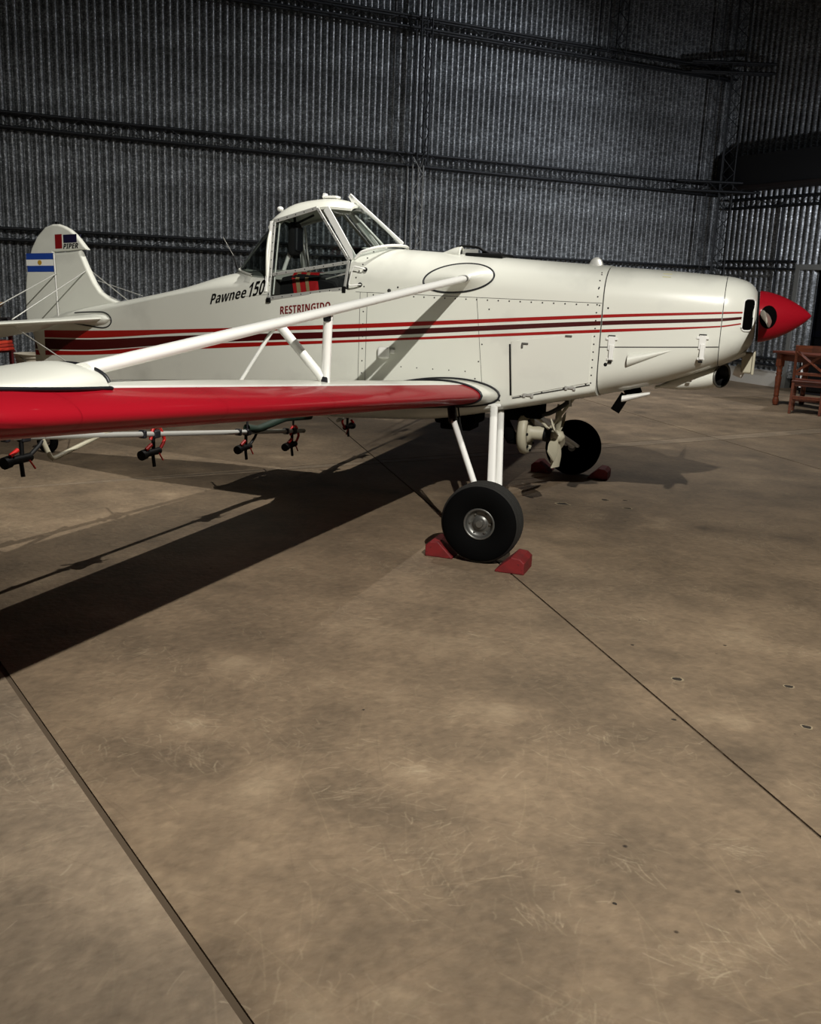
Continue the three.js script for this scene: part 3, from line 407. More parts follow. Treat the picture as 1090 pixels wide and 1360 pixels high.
// seat
{ const prof = [[-0.32, 0], [-0.31, 0.30], [-0.25, 0.42], [-0.1, 0.455], [0.10, 0.45], [0.24, 0.42], [0.32, 0.30], [0.37, 0.0]]; const g = plate(prof, 0.44, 0.05); g.translate(-2.0, 1.32, -0.02); const s = part('seat', g, M.cloth, plane); part('seat_bolster', (() => { const q = new THREE.SphereGeometry(0.12, 20, 14); q.scale(1.1, 0.85, 1.2); q.translate(-1.90, 1.68, 0.02); return q; })(), M.cloth, s);
  const pan = (x0, x1, lift, m, n) => part(n, loft(range(x0, x1, 6).map(u => { const y1 = 0.42 - 0.0 * u; return [V(-2.05 + u + 0.06, 1.34, 0.202 + lift), V(-2.05 + u + 0.03, 1.58, 0.205 + lift), V(-2.05 + u, 1.735, 0.195 + lift), V(-2.05 + u, 1.785, 0.15 + lift), V(-2.05 + u, 1.79, 0.0)]; }), false, false, 1), m, s);
  pan(-0.10, 0.13, 0.004, M.seatRed, 'red_panel'); pan(-0.065, -0.03, 0.010, M.tan, 'strap'); pan(0.02, 0.05, 0.010, M.tan, 'strap');
  const hd = part('headrest', (() => { const q = new RoundedBoxGeometry(0.075, 0.27, 0.15, 5, 0.036); q.translate(-2.225, 2.05, 0); return q; })(), M.cloth, plane); part('headrest_pad', (() => { const q = new RoundedBoxGeometry(0.04, 0.20, 0.12, 4, 0.018); q.translate(-2.19, 2.05, 0); return q; })(), std(0x0d1017, 0.6), hd);
  part('headrest_post', [bar(V(-2.26, 1.96, 0), V(-2.37, 1.60, 0.06), 0.017, 10)], M.white2, hd); part('headrest_bracket', [bar(V(-2.22, 2.17, 0), V(-2.24, 2.28, 0.0), 0.012, 8), bar(V(-2.22, 2.17, 0), V(-2.1, 2.25, -0.1), 0.01, 8)], M.darkSteel, hd); }
part('canopy_tube', [tube([V(-2.28, 1.6, -0.34), V(-2.285, 2.17, -0.23), V(-2.29, 2.23, 0), V(-2.285, 2.17, 0.23), V(-2.28, 1.6, 0.34)], 0.013, 60, 8), bar(V(-2.285, 2.17, -0.23), V(-1.9, 2.27, -0.23), 0.012, 8)], M.alu, roof);

// ---- tail ----
const finG = plate([[-4.60, 1.24], [-4.625, 1.868], [-4.44, 1.885], [-4.345, 1.90], [-4.275, 1.755], [-4.20, 1.62], [-4.14, 1.545], [-4.06, 1.495], [-3.95, 1.46], [-3.8, 1.46], [-4.0, 1.30]], 0.07, 0.026); const fin = part('tail_fin', finG, M.white, plane);
const rudG = plate([[-4.635, 1.875], [-4.60, 1.24], [-4.72, 0.86], [-4.80, 0.86], [-4.85, 0.95], [-4.91, 1.13], [-4.965, 1.19], [-4.978, 1.30], [-4.972, 1.50], [-4.954, 1.643], [-4.925, 1.77], [-4.88, 1.90], [-4.81, 2.01], [-4.72, 2.091], [-4.633, 2.121], [-4.569, 2.122], [-4.51, 2.106], [-4.446, 2.078], [-4.39, 2.038], [-4.345, 1.995], [-4.30, 1.945], [-4.262, 1.905], [-4.345, 1.905], [-4.44, 1.892]], 0.06, 0.022); const rud = part('rudder', rudG, M.white, plane);
part('hinge_strip', bar(V(-4.625, 1.86, 0.033), V(-4.598, 1.25, 0.036), 0.008, 8), M.white2, rud); part('rudder_light', bx(0.03, 0.03, 0.03, -4.60, 2.13, 0, 0.008), M.black, rud);
const flat = (pts, z, d = 0.003) => { const g = plate(pts, d); g.translate(0, 0, z); return g; };
for (const s of [1, -1]) {                           // blue-white-blue flag with a sun, red and navy emblem with lettering
  const z = 0.0315 * s, q = (x0, y0, x1, y1, m, n, dy = 0.012) => part(n, flat([[x0, y0], [x1, y0 + dy], [x1, y1 + dy], [x0, y1]], z), m, rud);
  q(-4.935, 1.80, -4.632, 1.855, M.flagBlue, 'flag_band'); q(-4.935, 1.745, -4.632, 1.798, M.flagWhite, 'flag_band'); q(-4.925, 1.69, -4.628, 1.743, M.flagBlue, 'flag_band');
  part('flag_sun', (() => { const g = new THREE.CylinderGeometry(0.022, 0.022, 0.004, 16); g.rotateX(Math.PI / 2); g.translate(-4.785, 1.778, z + s * 0.002); return g; })(), M.flagGold, rud);
  q(-4.606, 1.905, -4.532, 2.03, std(0x7a0d10, 0.5), 'emblem_bar', 0.006); q(-4.515, 1.958, -4.372, 2.03, M.navy, 'emblem_panel', 0.01);
}
// stabilizers
for (const s of [1, -1]) {
  const sec = (z, xl, xt, yl, yt, th) => { const o = []; for (let i = 0; i < 20; i++) { const a = i / 20 * 2 * Math.PI, u = (1 + Math.cos(a)) / 2; o.push(V(xt + (xl - xt) * u, yt + (yl - yt) * u + Math.sin(a) * th / 2, z * s)); } return o; };
  const stab = part('tailplane', loft([sec(0.03, -4.03, -4.52, 1.315, 1.275, 0.06), sec(0.7, -4.10, -4.53, 1.300, 1.262, 0.055), sec(1.3, -4.23, -4.54, 1.285, 1.25, 0.045), sec(1.42, -4.33, -4.54, 1.275, 1.25, 0.03)], true, true, 0.9), M.white, plane);
  part('elevator', loft([sec(0.08, -4.53, -4.86, 1.272, 1.16, 0.045), sec(0.45, -4.535, -4.97, 1.267, 1.10, 0.045), sec(1.25, -4.55, -4.97, 1.25, 1.09, 0.04), sec(1.46, -4.52, -4.85, 1.25, 1.14, 0.03)], true, true, 0.9), M.white, stab);
  // root fairing with dark edge line
  const rows = range(0, 1, 10).map(t => { const x = -4.55 + 0.58 * t, r = 0.055 * Math.sqrt(Math.max(0, 1 - Math.pow(Math.max(0, (t - 0.55) / 0.45), 2))) * (0.35 + 0.65 * t) + 0.001; return range(0, 2 * Math.PI, 16).slice(0, 16).map(a => V(x, 1.275 + 0.035 * t + r * 1.25 * Math.sin(a), s * (hullZ(x, 1.28) - 0.02 + Math.max(0.006, (r + 0.035) * Math.cos(a))))); });
  const fr = part('tailplane_fairing', loft(rows, true, true), M.white, plane);
  part('fairing_edge', tube(range(0, 1, 30).map(k => { const a = -2.2 + 4.4 * k, x = -4.08 + 0.115 * Math.cos(a) + (Math.cos(a) < 0 ? 0.42 * Math.cos(a) : 0), y = 1.30 + 0.07 * Math.sin(a) * (Math.cos(a) < 0 ? 1 - 0.3 * -Math.cos(a) : 1); return V(x, y, s * (hullZ(x, y) + 0.004)); }), 0.0055, 60, 6), M.seal, fr);
  // bracing wires
  part('bracing_wire', bar(V(-4.60, 1.69, 0.035 * s), V(-4.50, 1.30, 1.22 * s), 0.0055, 6), M.alu, plane); part('bracing_wire', bar(V(-4.28, 1.725, 0.03 * s), V(-4.33, 1.31, 0.95 * s), 0.0055, 6), M.alu, plane); part('bracing_wire', bar(V(-4.33, 1.26, 0.95 * s), V(-4.12, 0.72, 0.10 * s), 0.005, 6), M.alu, plane); }
part('bracing_wire', bar(V(-4.19, 1.64, -0.01), V(-3.72, 1.525, -0.01), 0.003, 6), M.alu, plane);
{ const t = part('tail_spring', foil(V(-4.35, 0.70, 0), V(-4.78, 0.20, 0), 0.03, 0.06), M.darkSteel, plane); part('tail_fork', [bar(V(-4.78, 0.22, 0.05), V(-4.82, 0.115, 0.05), 0.012, 8), bar(V(-4.78, 0.22, -0.05), V(-4.82, 0.115, -0.05), 0.012, 8), bx(0.06, 0.03, 0.13, -4.78, 0.225, 0, 0.008)], M.darkSteel, t); }
part('tail_wheel', (() => { const g = new THREE.TorusGeometry(0.078, 0.038, 12, 28); g.translate(-4.82, 0.116, 0); return g; })(), M.rubber, plane);

// ---- wings ----
const CH = 1.38, TILT = 8 * Math.PI / 180, DIH = Math.tan(4.75 * Math.PI / 180);
const leY = (z) => 0.930 + DIH * (z - 0.45);
function airfoil(n = 44) {                           // 4-digit section, from trailing edge over the top to the nose and back
  const m = 0.04, p = 0.4, t = 0.135, o = []; const f = (x, up) => { const yt = 5 * t * (0.2969 * Math.sqrt(x) - 0.126 * x - 0.3516 * x * x + 0.2843 * x ** 3 - 0.1036 * x ** 4), yc = x < p ? m / p / p * (2 * p * x - x * x) : m / (1 - p) ** 2 * (1 - 2 * p + 2 * p * x - x * x), dy = x < p ? 2 * m / p / p * (p - x) : 2 * m / (1 - p) ** 2 * (p - x), th = Math.atan(dy); return up ? [x - yt * Math.sin(th), yc + yt * Math.cos(th)] : [x + yt * Math.sin(th), yc - yt * Math.cos(th)]; };
  for (let i = n; i >= 0; i--) o.push([...f((1 - Math.cos(i / n * Math.PI)) / 2, true), 1 - 0]); for (let i = 1; i <= n; i++) o.push([...f((1 - Math.cos(i / n * Math.PI)) / 2, false), 0]); return o;
}
const AF = airfoil(), NF = 44;
const wingPt = ([u, v], z, s, k = 1, x0 = -0.37) => { const X = -u * CH * k, Y = v * CH * k; return V(x0 + X * Math.cos(TILT) - Y * Math.sin(TILT) * -0 + Y * Math.sin(TILT) * -1, leY(z) + X * Math.sin(TILT) + Y * Math.cos(TILT), s * z); };
const TIP = 5.6; const tipRows = [[5.35, 1, 0], [5.48, 0.96, 0.02], [5.56, 0.88, 0.06], [TIP, 0.72, 0.12]];
const spanZ = [...range(0.30, 5.2, 24).map(z => [z, 1, 0]), ...tipRows];
// index split: red nose from 5 % chord on the top to 32 % under the wing
let iTop = 0, iBot = 0; for (let i = 0; i <= NF; i++) if (AF[i][0] > 0.075) iTop = i; for (let i = NF; i < AF.length; i++) if (AF[i][0] < 0.80) iBot = i;
for (const s of [1, -1]) {
  const row = ([z, k, dx], i0, i1, lift = 0) => AF.slice(i0, i1 + 1).map(p => { const q = wingPt(p, z, s, k, -0.37 - dx); if (lift) { const c = wingPt([0.15, 0.02], z, s, k, -0.37 - dx); q.sub(c).multiplyScalar(1 + lift).add(c); } return q; });
  const wing = part('wing', merge([loft(spanZ.map(r => row(r, 0, iTop)), false, false, 0.8), loft(spanZ.map(r => row(r, iBot, AF.length - 1)), false, false, 0.8), loft([row(tipRows[3], 0, AF.length - 1), row([TIP + 0.02, 0.4, 0.3], 0, AF.length - 1)], true, true, 0.8)]), M.white, plane);
  const le = part('leading_edge', loft(spanZ.filter(r => r[0] > 0.62).map(r => row(r, iTop, iBot)), false, false, 1.2), M.red, wing);
  part('leading_edge_root', loft([0.30, 0.45, 0.65, 0.70].map(z => row([z, 1, 0], iTop, iBot)), false), M.white, wing);
  // skin joints across the nose
  for (const z of [1.6, 2.55, 3.35, 4.35, 5.2]) part('skin_joint', loft([z - 0.004, z + 0.004].map(q => row([q, 1, 0], iTop, iBot, 0.008)), false), M.red, le);
  part('paint_edge', loft(spanZ.filter(r => r[0] > 0.62).map(r => row(r, iTop - 1, iTop, 0.004)), false), M.white2, wing);
  // root cuff and its dark seals
  const cuffRow = (z, g, x) => AF.map(p => { const q = wingPt(p, z, s, g, x); return q; });
  const cuffZ = range(0.36, 0.70, 8); const kc = (z) => 1.0 + 0.17 * Math.pow((0.70 - z) / 0.34, 1.6);
  const cuff = part('wing_root_cuff', loft(cuffZ.map(z => AF.map(p => { const k = kc(z), c = wingPt([0.3, 0.03], z, s), q = wingPt(p, z, s); return q.sub(c).multiply(V(k + 0.012, k * 1.0 + 0.03, 1)).add(c); })), true, false, 1), M.white, wing);
  const edge = (z, k, ky) => AF.slice(10, -12).map(p => { const c = wingPt([0.3, 0.03], z, s), q = wingPt(p, z, s); return q.sub(c).multiply(V(k, ky, 1)).add(c); });
  part('cuff_seal', tube(edge(0.70, 1.016, 1.05), 0.011, 90, 6), M.seal, cuff); part('cuff_seal', tube(edge(0.415, 1.17, 1.2).map(p => V(p.x, p.y, s * Math.max(0.413, 0))), 0.009, 90, 6), M.seal, cuff);
  // flap and aileron gap slots near the trailing edge
  // struts
  const A0 = V(-0.59, 1.79, 0.50 * s), A1 = V(-0.60, 1.43, 4.9 * s), B1 = V(-1.12, 1.295, 4.9 * s);
  const fs = part('wing_strut', foil(A0, A1, 0.085, 0.046), M.white2, plane); const rs = part('wing_strut', foil(A0.clone().add(V(-0.03, -0.004, 0)), B1, 0.07, 0.036), M.white2, plane);
  const ft = (t) => A0.clone().lerp(A1, t), rt = (t) => A0.clone().lerp(B1, t); const jt = 0.555, jz = 0.50 + 4.4 * jt;
  const topAt = (x, z) => { const u = -(x + 0.37) / CH; let b = AF[0]; for (let i = 0; i <= NF; i++) if (Math.abs(AF[i][0] - u) < Math.abs(b[0] - u)) b = AF[i]; return wingPt(b, z, s); };
  const f0 = topAt(-0.60, jz - 0.02), r0 = topAt(-1.1, jz);
  part('jury_strut', foil(ft(jt), f0, 0.05, 0.034), M.white2, fs); part('jury_strut', foil(rt(jt), f0, 0.05, 0.036), M.white2, fs); part('jury_strut', bar(rt(jt), r0, 0.011, 8), M.white2, fs); part('jury_strut', foil(ft(jt), rt(jt), 0.03, 0.02, V(0, 1, 0)), M.white2, fs); part('jury_clamp', [bx(0.04, 0.05, 0.04, f0.x, f0.y + 0.008, f0.z, 0.01), bx(0.04, 0.04, 0.05, ft(jt).x, ft(jt).y - 0.035, ft(jt).z, 0.01)], M.darkSteel, fs);
  // strut fairing on the wing
  const C = V(-0.82, 1.345, 5.10 * s); const blob = range(0, 1, 14).map(t => { const z = 4.885 + 0.80 * t, hh = 0.09 * Math.pow(1 - t, 1.5) * (t < 0.1 ? 0.72 + 2.8 * t : 1) + 0.008, w = 0.165 * Math.pow(Math.sin(Math.PI * Math.min(1, 0.25 + 0.75 * t)), 0.6) + 0.02; const by = leY(z) + 0.072; return range(0, Math.PI, 18).map(a => V(-0.66 + w * Math.cos(a), by + hh * Math.pow(Math.sin(a), 0.75), z * s)); });
  const wf = part('strut_fairing', loft(blob, true, true, 0.9), M.white, wing); const rim = [...blob.map(r => r[0]), ...blob.map(r => r[18]).reverse()]; part('fairing_edge', tube(rim.map(p => p.clone().add(V(p.x > -0.66 ? 0.004 : -0.004, 0.006, 0))), 0.0065, 90, 6, true), M.seal, wf);
  part('fairing_edge', tube(blob[0].slice(1, 18).map(p => p.clone().add(V(0.002, 0.004, -0.0 * s))), 0.0065, 40, 6), M.seal, wf);
  // conical strut fairing on the fuselage, dark outline
  const ell = (r, n = 48) => range(0, 2 * Math.PI, n).slice(0, n).map(a => { const u = 0.268 * Math.cos(a) * r, v = 0.104 * Math.sin(a) * r; const cx = -0.675 + (1 - r) * 0.075, cy = 1.788; const X = cx + u - 0.0 * v, Y = cy + v + 0.10 * u - 0.06 * u * u; return [X, Y]; });
  const cone = range(0, 1, 10).map(k => ell(Math.max(0.02, 1 - k)).map(([X, Y]) => V(X, Y, s * (hullZ(Math.min(X, 0.4), Y) * (1 - k) + 0.395 * k + 0.135 * Math.pow(k, 1.1) + 0.004))));
  const cf = part('strut_root_fairing', loft(cone, true, false, 1), M.white, hopper); part('fairing_edge', tube(ell(1.01).map(([X, Y]) => V(X, Y, s * (hullZ(X, Y) + 0.004))), 0.0075, 110, 6, true), M.seal, cf); part('collar', foil(ft(0.016), ft(0.024), 0.09, 0.05), M.dullSteel, cf);
  // landing gear
  const ax = V(-0.055, 0.262, 1.66 * s), ai = V(-0.05, 0.275, 1.53 * s);
  const gear = part('gear_leg', foil(V(-0.34, 0.85, 0.40 * s), V(-0.045, 0.29, 1.50 * s), 0.058, 0.03), M.white2, plane); part('gear_strut', foil(V(-0.335, 0.83, 0.20 * s), V(0.005, 0.30, 1.50 * s), 0.05, 0.03), M.white2, gear);
  part('shock_strut', [bar(V(-0.575, 0.80, 0.72 * s), V(-0.10, 0.31, 1.50 * s), 0.022, 12)], M.white2, gear); part('shock_boot', [bar(V(-0.60, 0.86, 0.66 * s), V(-0.545, 0.765, 0.78 * s), 0.034, 12), bar(V(-0.57, 0.87, 0.70 * s), V(-0.53, 0.76, 0.80 * s), 0.014, 8)], M.darkSteel, gear); part('brake_line', tube([V(-0.53, 0.86, 0.72 * s), V(-0.46, 0.72, 0.85 * s), V(-0.22, 0.42, 1.32 * s), V(-0.1, 0.32, 1.5 * s)], 0.006, 30, 6), M.black, gear);
  part('gear_fitting', [bx(0.11, 0.025, 0.05, -0.34, 0.862, 0.392 * s, 0.01)], M.white2, gear);
  part('axle', bar(ai, ax, 0.035, 14), M.dullSteel, gear);
  const R = 0.262; const lz = (prof, mat, n, parent) => { const g = new THREE.LatheGeometry(prof.map(([r, z]) => new THREE.Vector2(r, z)), 56); g.rotateX(Math.PI / 2); if (s < 0) g.scale(1, 1, -1); const m = part(n, g, mat, parent); return m; };
  const wheel = new THREE.Group(); wheel.name = 'main_wheel'; wheel.position.copy(ax); plane.add(wheel);
  lz([[0.098, -0.072], [0.12, -0.088], [0.165, -0.098], [0.205, -0.098], [0.235, -0.088], [0.249, -0.075], [0.2495, 0.075], [0.235, 0.088], [0.205, 0.098], [0.165, 0.098], [0.12, 0.088], [0.098, 0.072]], M.rubber, 'tyre', wheel);
  const tr = []; for (const [a, b] of [[-0.078, -0.046], [-0.040, -0.016], [-0.011, 0.011], [0.016, 0.040], [0.046, 0.078]]) tr.push([[0.245, a - 0.002], [0.2575 - (Math.abs(a) > 0.07 ? 0.010 : 0), a], [0.262 - Math.abs(a + b) * 0.03, (a + b) / 2], [0.2575 - (Math.abs(b) > 0.07 ? 0.010 : 0), b], [0.245, b + 0.002]]);
  for (const t of tr) lz(t, M.tread, 'tread_rib', wheel);
  lz([[0.10, 0.070], [0.104, 0.080], [0.100, 0.086], [0.092, 0.084], [0.086, 0.074], [0.082, 0.050], [0.050, 0.044], [0.046, 0.058], [0.030, 0.062], [0.001, 0.062]], M.steel, 'wheel_rim', wheel);
  lz([[0.10, -0.070], [0.104, -0.080], [0.095, -0.084], [0.06, -0.06], [0.001, -0.06]], M.darkSteel, 'brake_disc', wheel);
  const bolts = []; for (let i = 0; i < 6; i++) { const a = i / 6 * 6.283; const g = new THREE.CylinderGeometry(0.007, 0.007, 0.012, 6); g.rotateX(Math.PI / 2); g.translate(0.066 * Math.cos(a), 0.066 * Math.sin(a), s * 0.052); bolts.push(g); } for (const b of bolts) part('wheel_bolt', b, M.dullSteel, wheel);
  part('hub_cap', (() => { const g = new THREE.CylinderGeometry(0.022, 0.026, 0.022, 16); g.rotateX(Math.PI / 2); g.translate(0, 0, s * 0.07); return g; })(), M.dullSteel, wheel);
}
// belly equipment: wind driven spray pump
{ const lx = (prof, x, y, z, n = 36) => { const g = new THREE.LatheGeometry(prof.map(([r, h]) => new THREE.Vector2(r, h)), n); g.rotateZ(-Math.PI / 2); g.translate(x, y, z); return g; };
  const pump = part('spray_pump', [lx([[0.001, -0.06], [0.14, -0.055], [0.172, -0.035], [0.178, 0.0], [0.165, 0.025], [0.135, 0.03], [0.125, 0.0], [0.09, -0.005], [0.08, 0.03], [0.055, 0.05], [0.055, 0.14], [0.04, 0.15]], -0.16, 0.62, 0)], M.cream, plane);
  part('pump_bolts', [0, 1, 2, 3, 4, 5, 6, 7].map(i => bx(0.02, 0.02, 0.02, -0.128, 0.62 + 0.145 * Math.cos(i * 0.785), 0.145 * Math.sin(i * 0.785), 0.004)), M.black, pump);
  part('pump_shaft', [bar(V(-0.02, 0.615, 0), V(0.03, 0.61, 0), 0.06, 16)], M.black, pump);
  part('pump_mount', [bar(V(-0.12, 0.80, 0.08), V(0.02, 0.66, 0.03), 0.012, 8), bar(V(-0.2, 0.82, -0.1), V(-0.14, 0.7, -0.02), 0.014, 8), bar(V(0.22, 0.95, 0.02), V(0.02, 0.66, 0.0), 0.012, 8)], M.cream, pump);
  part('pump_valve', [bar(V(-0.42, 0.76, 0.05), V(-0.14, 0.77, 0.05), 0.055, 16), bx(0.14, 0.12, 0.2, -0.1, 0.80, 0.02, 0.02)], M.blackMatte, pump);
  part('pump_outlet', [bar(V(-0.36, 0.70, 0.02), V(-0.26, 0.55, 0.05), 0.05, 14), bx(0.1, 0.08, 0.08, -0.25, 0.56, 0.04, 0.02)], M.blackMatte, pump);
  part('pump_hose', tube([V(-0.12, 0.76, 0.08), V(0.02, 0.79, 0.08), V(0.14, 0.87, 0.06), V(0.2, 0.96, 0.04)], 0.018, 30, 8), M.hose, pump);
  part('drain_valve', bar(V(0.17, 0.96, 0.1), V(0.19, 0.86, 0.1), 0.010, 8), M.alu, pump);
  const fan = new THREE.Group(); fan.name = 'pump_fan'; fan.position.set(0.085, 0.605, 0); plane.add(fan);
  part('fan_hub', lx([[0.001, -0.05], [0.045, -0.045], [0.05, 0.0], [0.042, 0.04], [0.001, 0.062]], 0, 0, 0), M.cream, fan);
  for (let i = 0; i < 6; i++) { const a0 = i * Math.PI / 3 + 0.02; const rows = range(0, 1, 8).map(t => { const r = 0.035 + 0.215 * t, ch = 0.035 + 0.085 * Math.sin(Math.min(1, t * 1.2) * Math.PI * 0.62), tw = (50 - 25 * t) * Math.PI / 180, o = []; for (let j = 0; j < 10; j++) { const a = j / 10 * 6.283, u = Math.cos(a) * ch / 2, w = Math.sin(a) * 0.007; o.push(V(u * Math.sin(tw) + w * Math.cos(tw), r, u * Math.cos(tw) - w * Math.sin(tw))); } return o; }); const g = loft(rows, true, true); g.rotateX(a0); part('fan_blade', g, M.cream, fan); } }
part('belly_gate', [bx(0.34, 0.10, 0.34, -0.72, 0.70, 0, 0.03), bx(0.26, 0.06, 0.26, -0.72, 0.63, 0, 0.02)], M.blackMatte, plane);
// spray booms under both wings
for (const s of [1, -1]) {
  const by = (z) => 0.64 + 0.121 * (z - 1.38), bX = -1.95; const P = (x, dy, z) => V(x, by(z) + dy, z * s);
  const boom = part('spray_boom', [bar(P(bX, 0, 0.35), P(bX, 0, 4.9), 0.017, 10)], M.alu, plane);
  for (const z of [0.6, 1.36, 2.53, 3.68]) { part('boom_bracket', [bar(P(bX, -0.01, z - 0.05), P(bX, 0.16, z - 0.05), 0.008, 6), bx(0.05, 0.05, 0.06, bX, by(z - 0.05) , (z - 0.05) * s, 0.01)], M.darkSteel, boom); part('boom_clamp', bx(0.05, 0.05, 0.03, bX, by(z + 0.08), (z + 0.08) * s, 0.01), M.darkSteel, boom); }
  [0.6, 1.36, 2.53, 3.68].forEach((z, i) => { const q = (dx, dy, dz) => V(bX + dx, by(z) - 0.005 + dy, (z + dz) * s);
    const nz = part('spray_nozzle', [bar(q(0, 0, -0.03), q(0, -0.10, -0.03), 0.012, 8), bar(q(0, -0.11, -0.09), q(0, -0.11, 0.06), 0.023, 10), bar(q(0, -0.11, 0.06), q(0, -0.115, 0.10), 0.031, 12), bar(q(0, -0.11, -0.02), q(0.01, -0.20, -0.02), 0.011, 8)], M.black, boom);
    part('nozzle_lever', bar(q(0.015, -0.08, 0.07), q(0.02, -0.055, 0.02), 0.012, 6), M.redPlastic, nz); part('nozzle_pin', bar(q(0.02, -0.12, -0.06), q(0.02, -0.17, -0.1), 0.005, 6), M.redPlastic, nz);
    part('nozzle_hose', tube(i % 2 ? [q(0, -0.10, -0.09), q(0, -0.06, -0.16), q(0, -0.01, -0.22), q(0, -0.003, -0.36)] : [q(0, -0.11, -0.09), q(0, -0.05, -0.15), q(0, 0.03, -0.1), q(0, 0.035, -0.03), q(0, -0.03, 0.0)], 0.011, 30, 6), i % 2 ? M.hose : M.redPlastic, nz); });
  part('boom_hose', tube([P(bX, 0.03, 1.32), P(bX + 0.01, 0.02, 1.18), P(bX + 0.02, 0.06, 0.98), P(bX + 0.04, 0.11, 0.75), P(bX + 0.1, 0.13, 0.45)], 0.03, 40, 8), std(0x10241a, 0.6), boom);
  part('drain_pipe', tube([P(bX, 0.05, 3.50), P(bX, -0.02, 3.49), P(bX, -0.115, 3.43), P(bX, -0.10, 3.35), P(bX, 0.035, 2.90)], 0.013, 40, 8), M.cream, boom); part('pipe_nut', bar(P(bX, 0.06, 3.50), P(bX, 0.0, 3.49), 0.021, 10), M.white2, boom);
}
// pitot / probes under the wings
part('pitot_tube', [bar(V(-0.52, 0.86, 0.2), V(-0.30, 0.83, 0.2), 0.008, 8)], M.alu, plane);

// lettering on the right side
const font = await new FontLoader().loadAsync('fonts/droid/droid_sans_bold.typeface.json');
function letters(text, size, x, y, slope, shear, mat, parent, stretch = 1) {
  const g = new TextGeometry(text, { font, size, depth: 0.0015, curveSegments: 4, bevelEnabled: false }); const m = new THREE.Matrix4().set(stretch, shear, 0, 0, slope * stretch, 1, 0, 0, 0, 0, 1, 0, 0, 0, 0, 1); g.applyMatrix4(m); g.translate(x, y, 0);
  const p = g.attributes.position; for (let i = 0; i < p.count; i++) p.setZ(i, p.getZ(i) + hullZ(p.getX(i), Math.min(p.getY(i), 1.6)) + 0.0025); g.computeVertexNormals(); return part('lettering', g, mat, parent);
}
letters('Pawnee', 0.086, -2.865, 1.492, 0.20, 0.30, M.black, aft, 0.83); letters('150', 0.118, -2.482, 1.566, 0.22, 0.30, M.black, aft, 0.60);
letters('RESTRINGIDO', 0.062, -2.165, 1.447, 0.13, 0.0, std(0x6a0d10, 0.5), tub, 0.80);
{ const g = new TextGeometry('PIPER', { font, size: 0.046, depth: 0.003, curveSegments: 3 }); g.applyMatrix4(new THREE.Matrix4().set(0.93, 0.22, 0, 0, 0.07, 1, 0, 0, 0, 0, 1, 0, 0, 0, 0, 1)); g.translate(-4.525, 1.905, 0.0305); part('lettering', g, M.black, rud); }

// ---------- wheel chocks: red wooden wedges ----------
const chockG = (() => { const g = plate([[-0.10, 0], [0.085, 0], [0.085, 0.075], [0.055, 0.10], [0.0, 0.105], [-0.10, 0.012]], 0.24, 0.008); return g; })();
const chockTex = dataTex(256, (u, v) => { const n = fbm(u * 8, v * 8, 4, 8); const k = n > 0.70 ? 0.7 : 0.85 + 0.4 * (n - 0.5); return [128 * k, 18 * k + 4, 20 * k + 4]; }, true, 3);
const chockM = std(0xffffff, 0.65, 0, { map: chockTex });
for (const [x, z, turn, lab] of [[-0.33, 1.60, 0, 'red wooden wheel chock behind the near main wheel'], [0.195, 1.74, Math.PI, 'red wooden wheel chock in front of the near main wheel'], [-0.345, -1.66, 0, 'red wooden wheel chock behind the far main wheel'], [0.225, -1.62, Math.PI, 'red wooden wheel chock in front of the far main wheel']]) {
  const t = thing('wheel_chock', lab, 'wheel chock', V(x, 0.0, z), 0, 'red wheel chocks at the main wheels'); const m = part('wedge', chockG, chockM, t); m.rotation.y = turn === 0 ? Math.PI : 0; m.scale.set(1, 1, 1); if (turn === 0) m.position.x = 0;
}

// ---------- table and chairs by the doorway ----------
const woodTex = (r, g, b, s) => dataTex(512, (u, v) => { const n = fbm(u * 3, v * 40, 4), w = fbm(u * 2 + 7, v * 6, 3), k = 0.6 + 0.55 * n + 0.25 * (w - 0.5); return [r * k, g * k, b * k]; }, true, s);
const wood = std(0xffffff, 0.5, 0, { map: woodTex(96, 46, 30, 1.5) }), wood2 = std(0xffffff, 0.5, 0, { map: woodTex(122, 62, 36, 1.5) });
const scaleF = 1.14;
{ const t = thing('dining_table', 'dark wooden dining table with turned legs by the doorway', 'table', V(2.66, 0, -9.14), Math.PI / 4); t.scale.setScalar(scaleF);
  part('tabletop', [bx(0.68, 0.035, 1.55, 0, 0.7525, 0, 0.008)], wood, t); for (const g of [bx(0.5, 0.09, 0.022, 0, 0.685, 0.66), bx(0.5, 0.09, 0.022, 0, 0.685, -0.66), bx(0.022, 0.09, 1.3, 0.24, 0.685, 0), bx(0.022, 0.09, 1.3, -0.24, 0.685, 0)]) part('apron', g, wood2, t);
  const prof = [[0.001, 0], [0.03, 0], [0.038, 0.02], [0.046, 0.07], [0.036, 0.115], [0.03, 0.125], [0.04, 0.135], [0.034, 0.15], [0.04, 0.30], [0.045, 0.40], [0.034, 0.43], [0.046, 0.45], [0.034, 0.47], [0.044, 0.50], [0.034, 0.52], [0.044, 0.55], [0.036, 0.565]]; const lg = new THREE.LatheGeometry(prof.map(([r, y]) => new THREE.Vector2(r, y)), 20);
  for (const x of [-0.26, 0.26]) for (const z of [-0.68, 0.68]) { const l = part('leg', merge([lg, bx(0.085, 0.18, 0.085, 0, 0.645, 0, 0.006)]), wood2, t); l.position.set(x, 0, z); } }
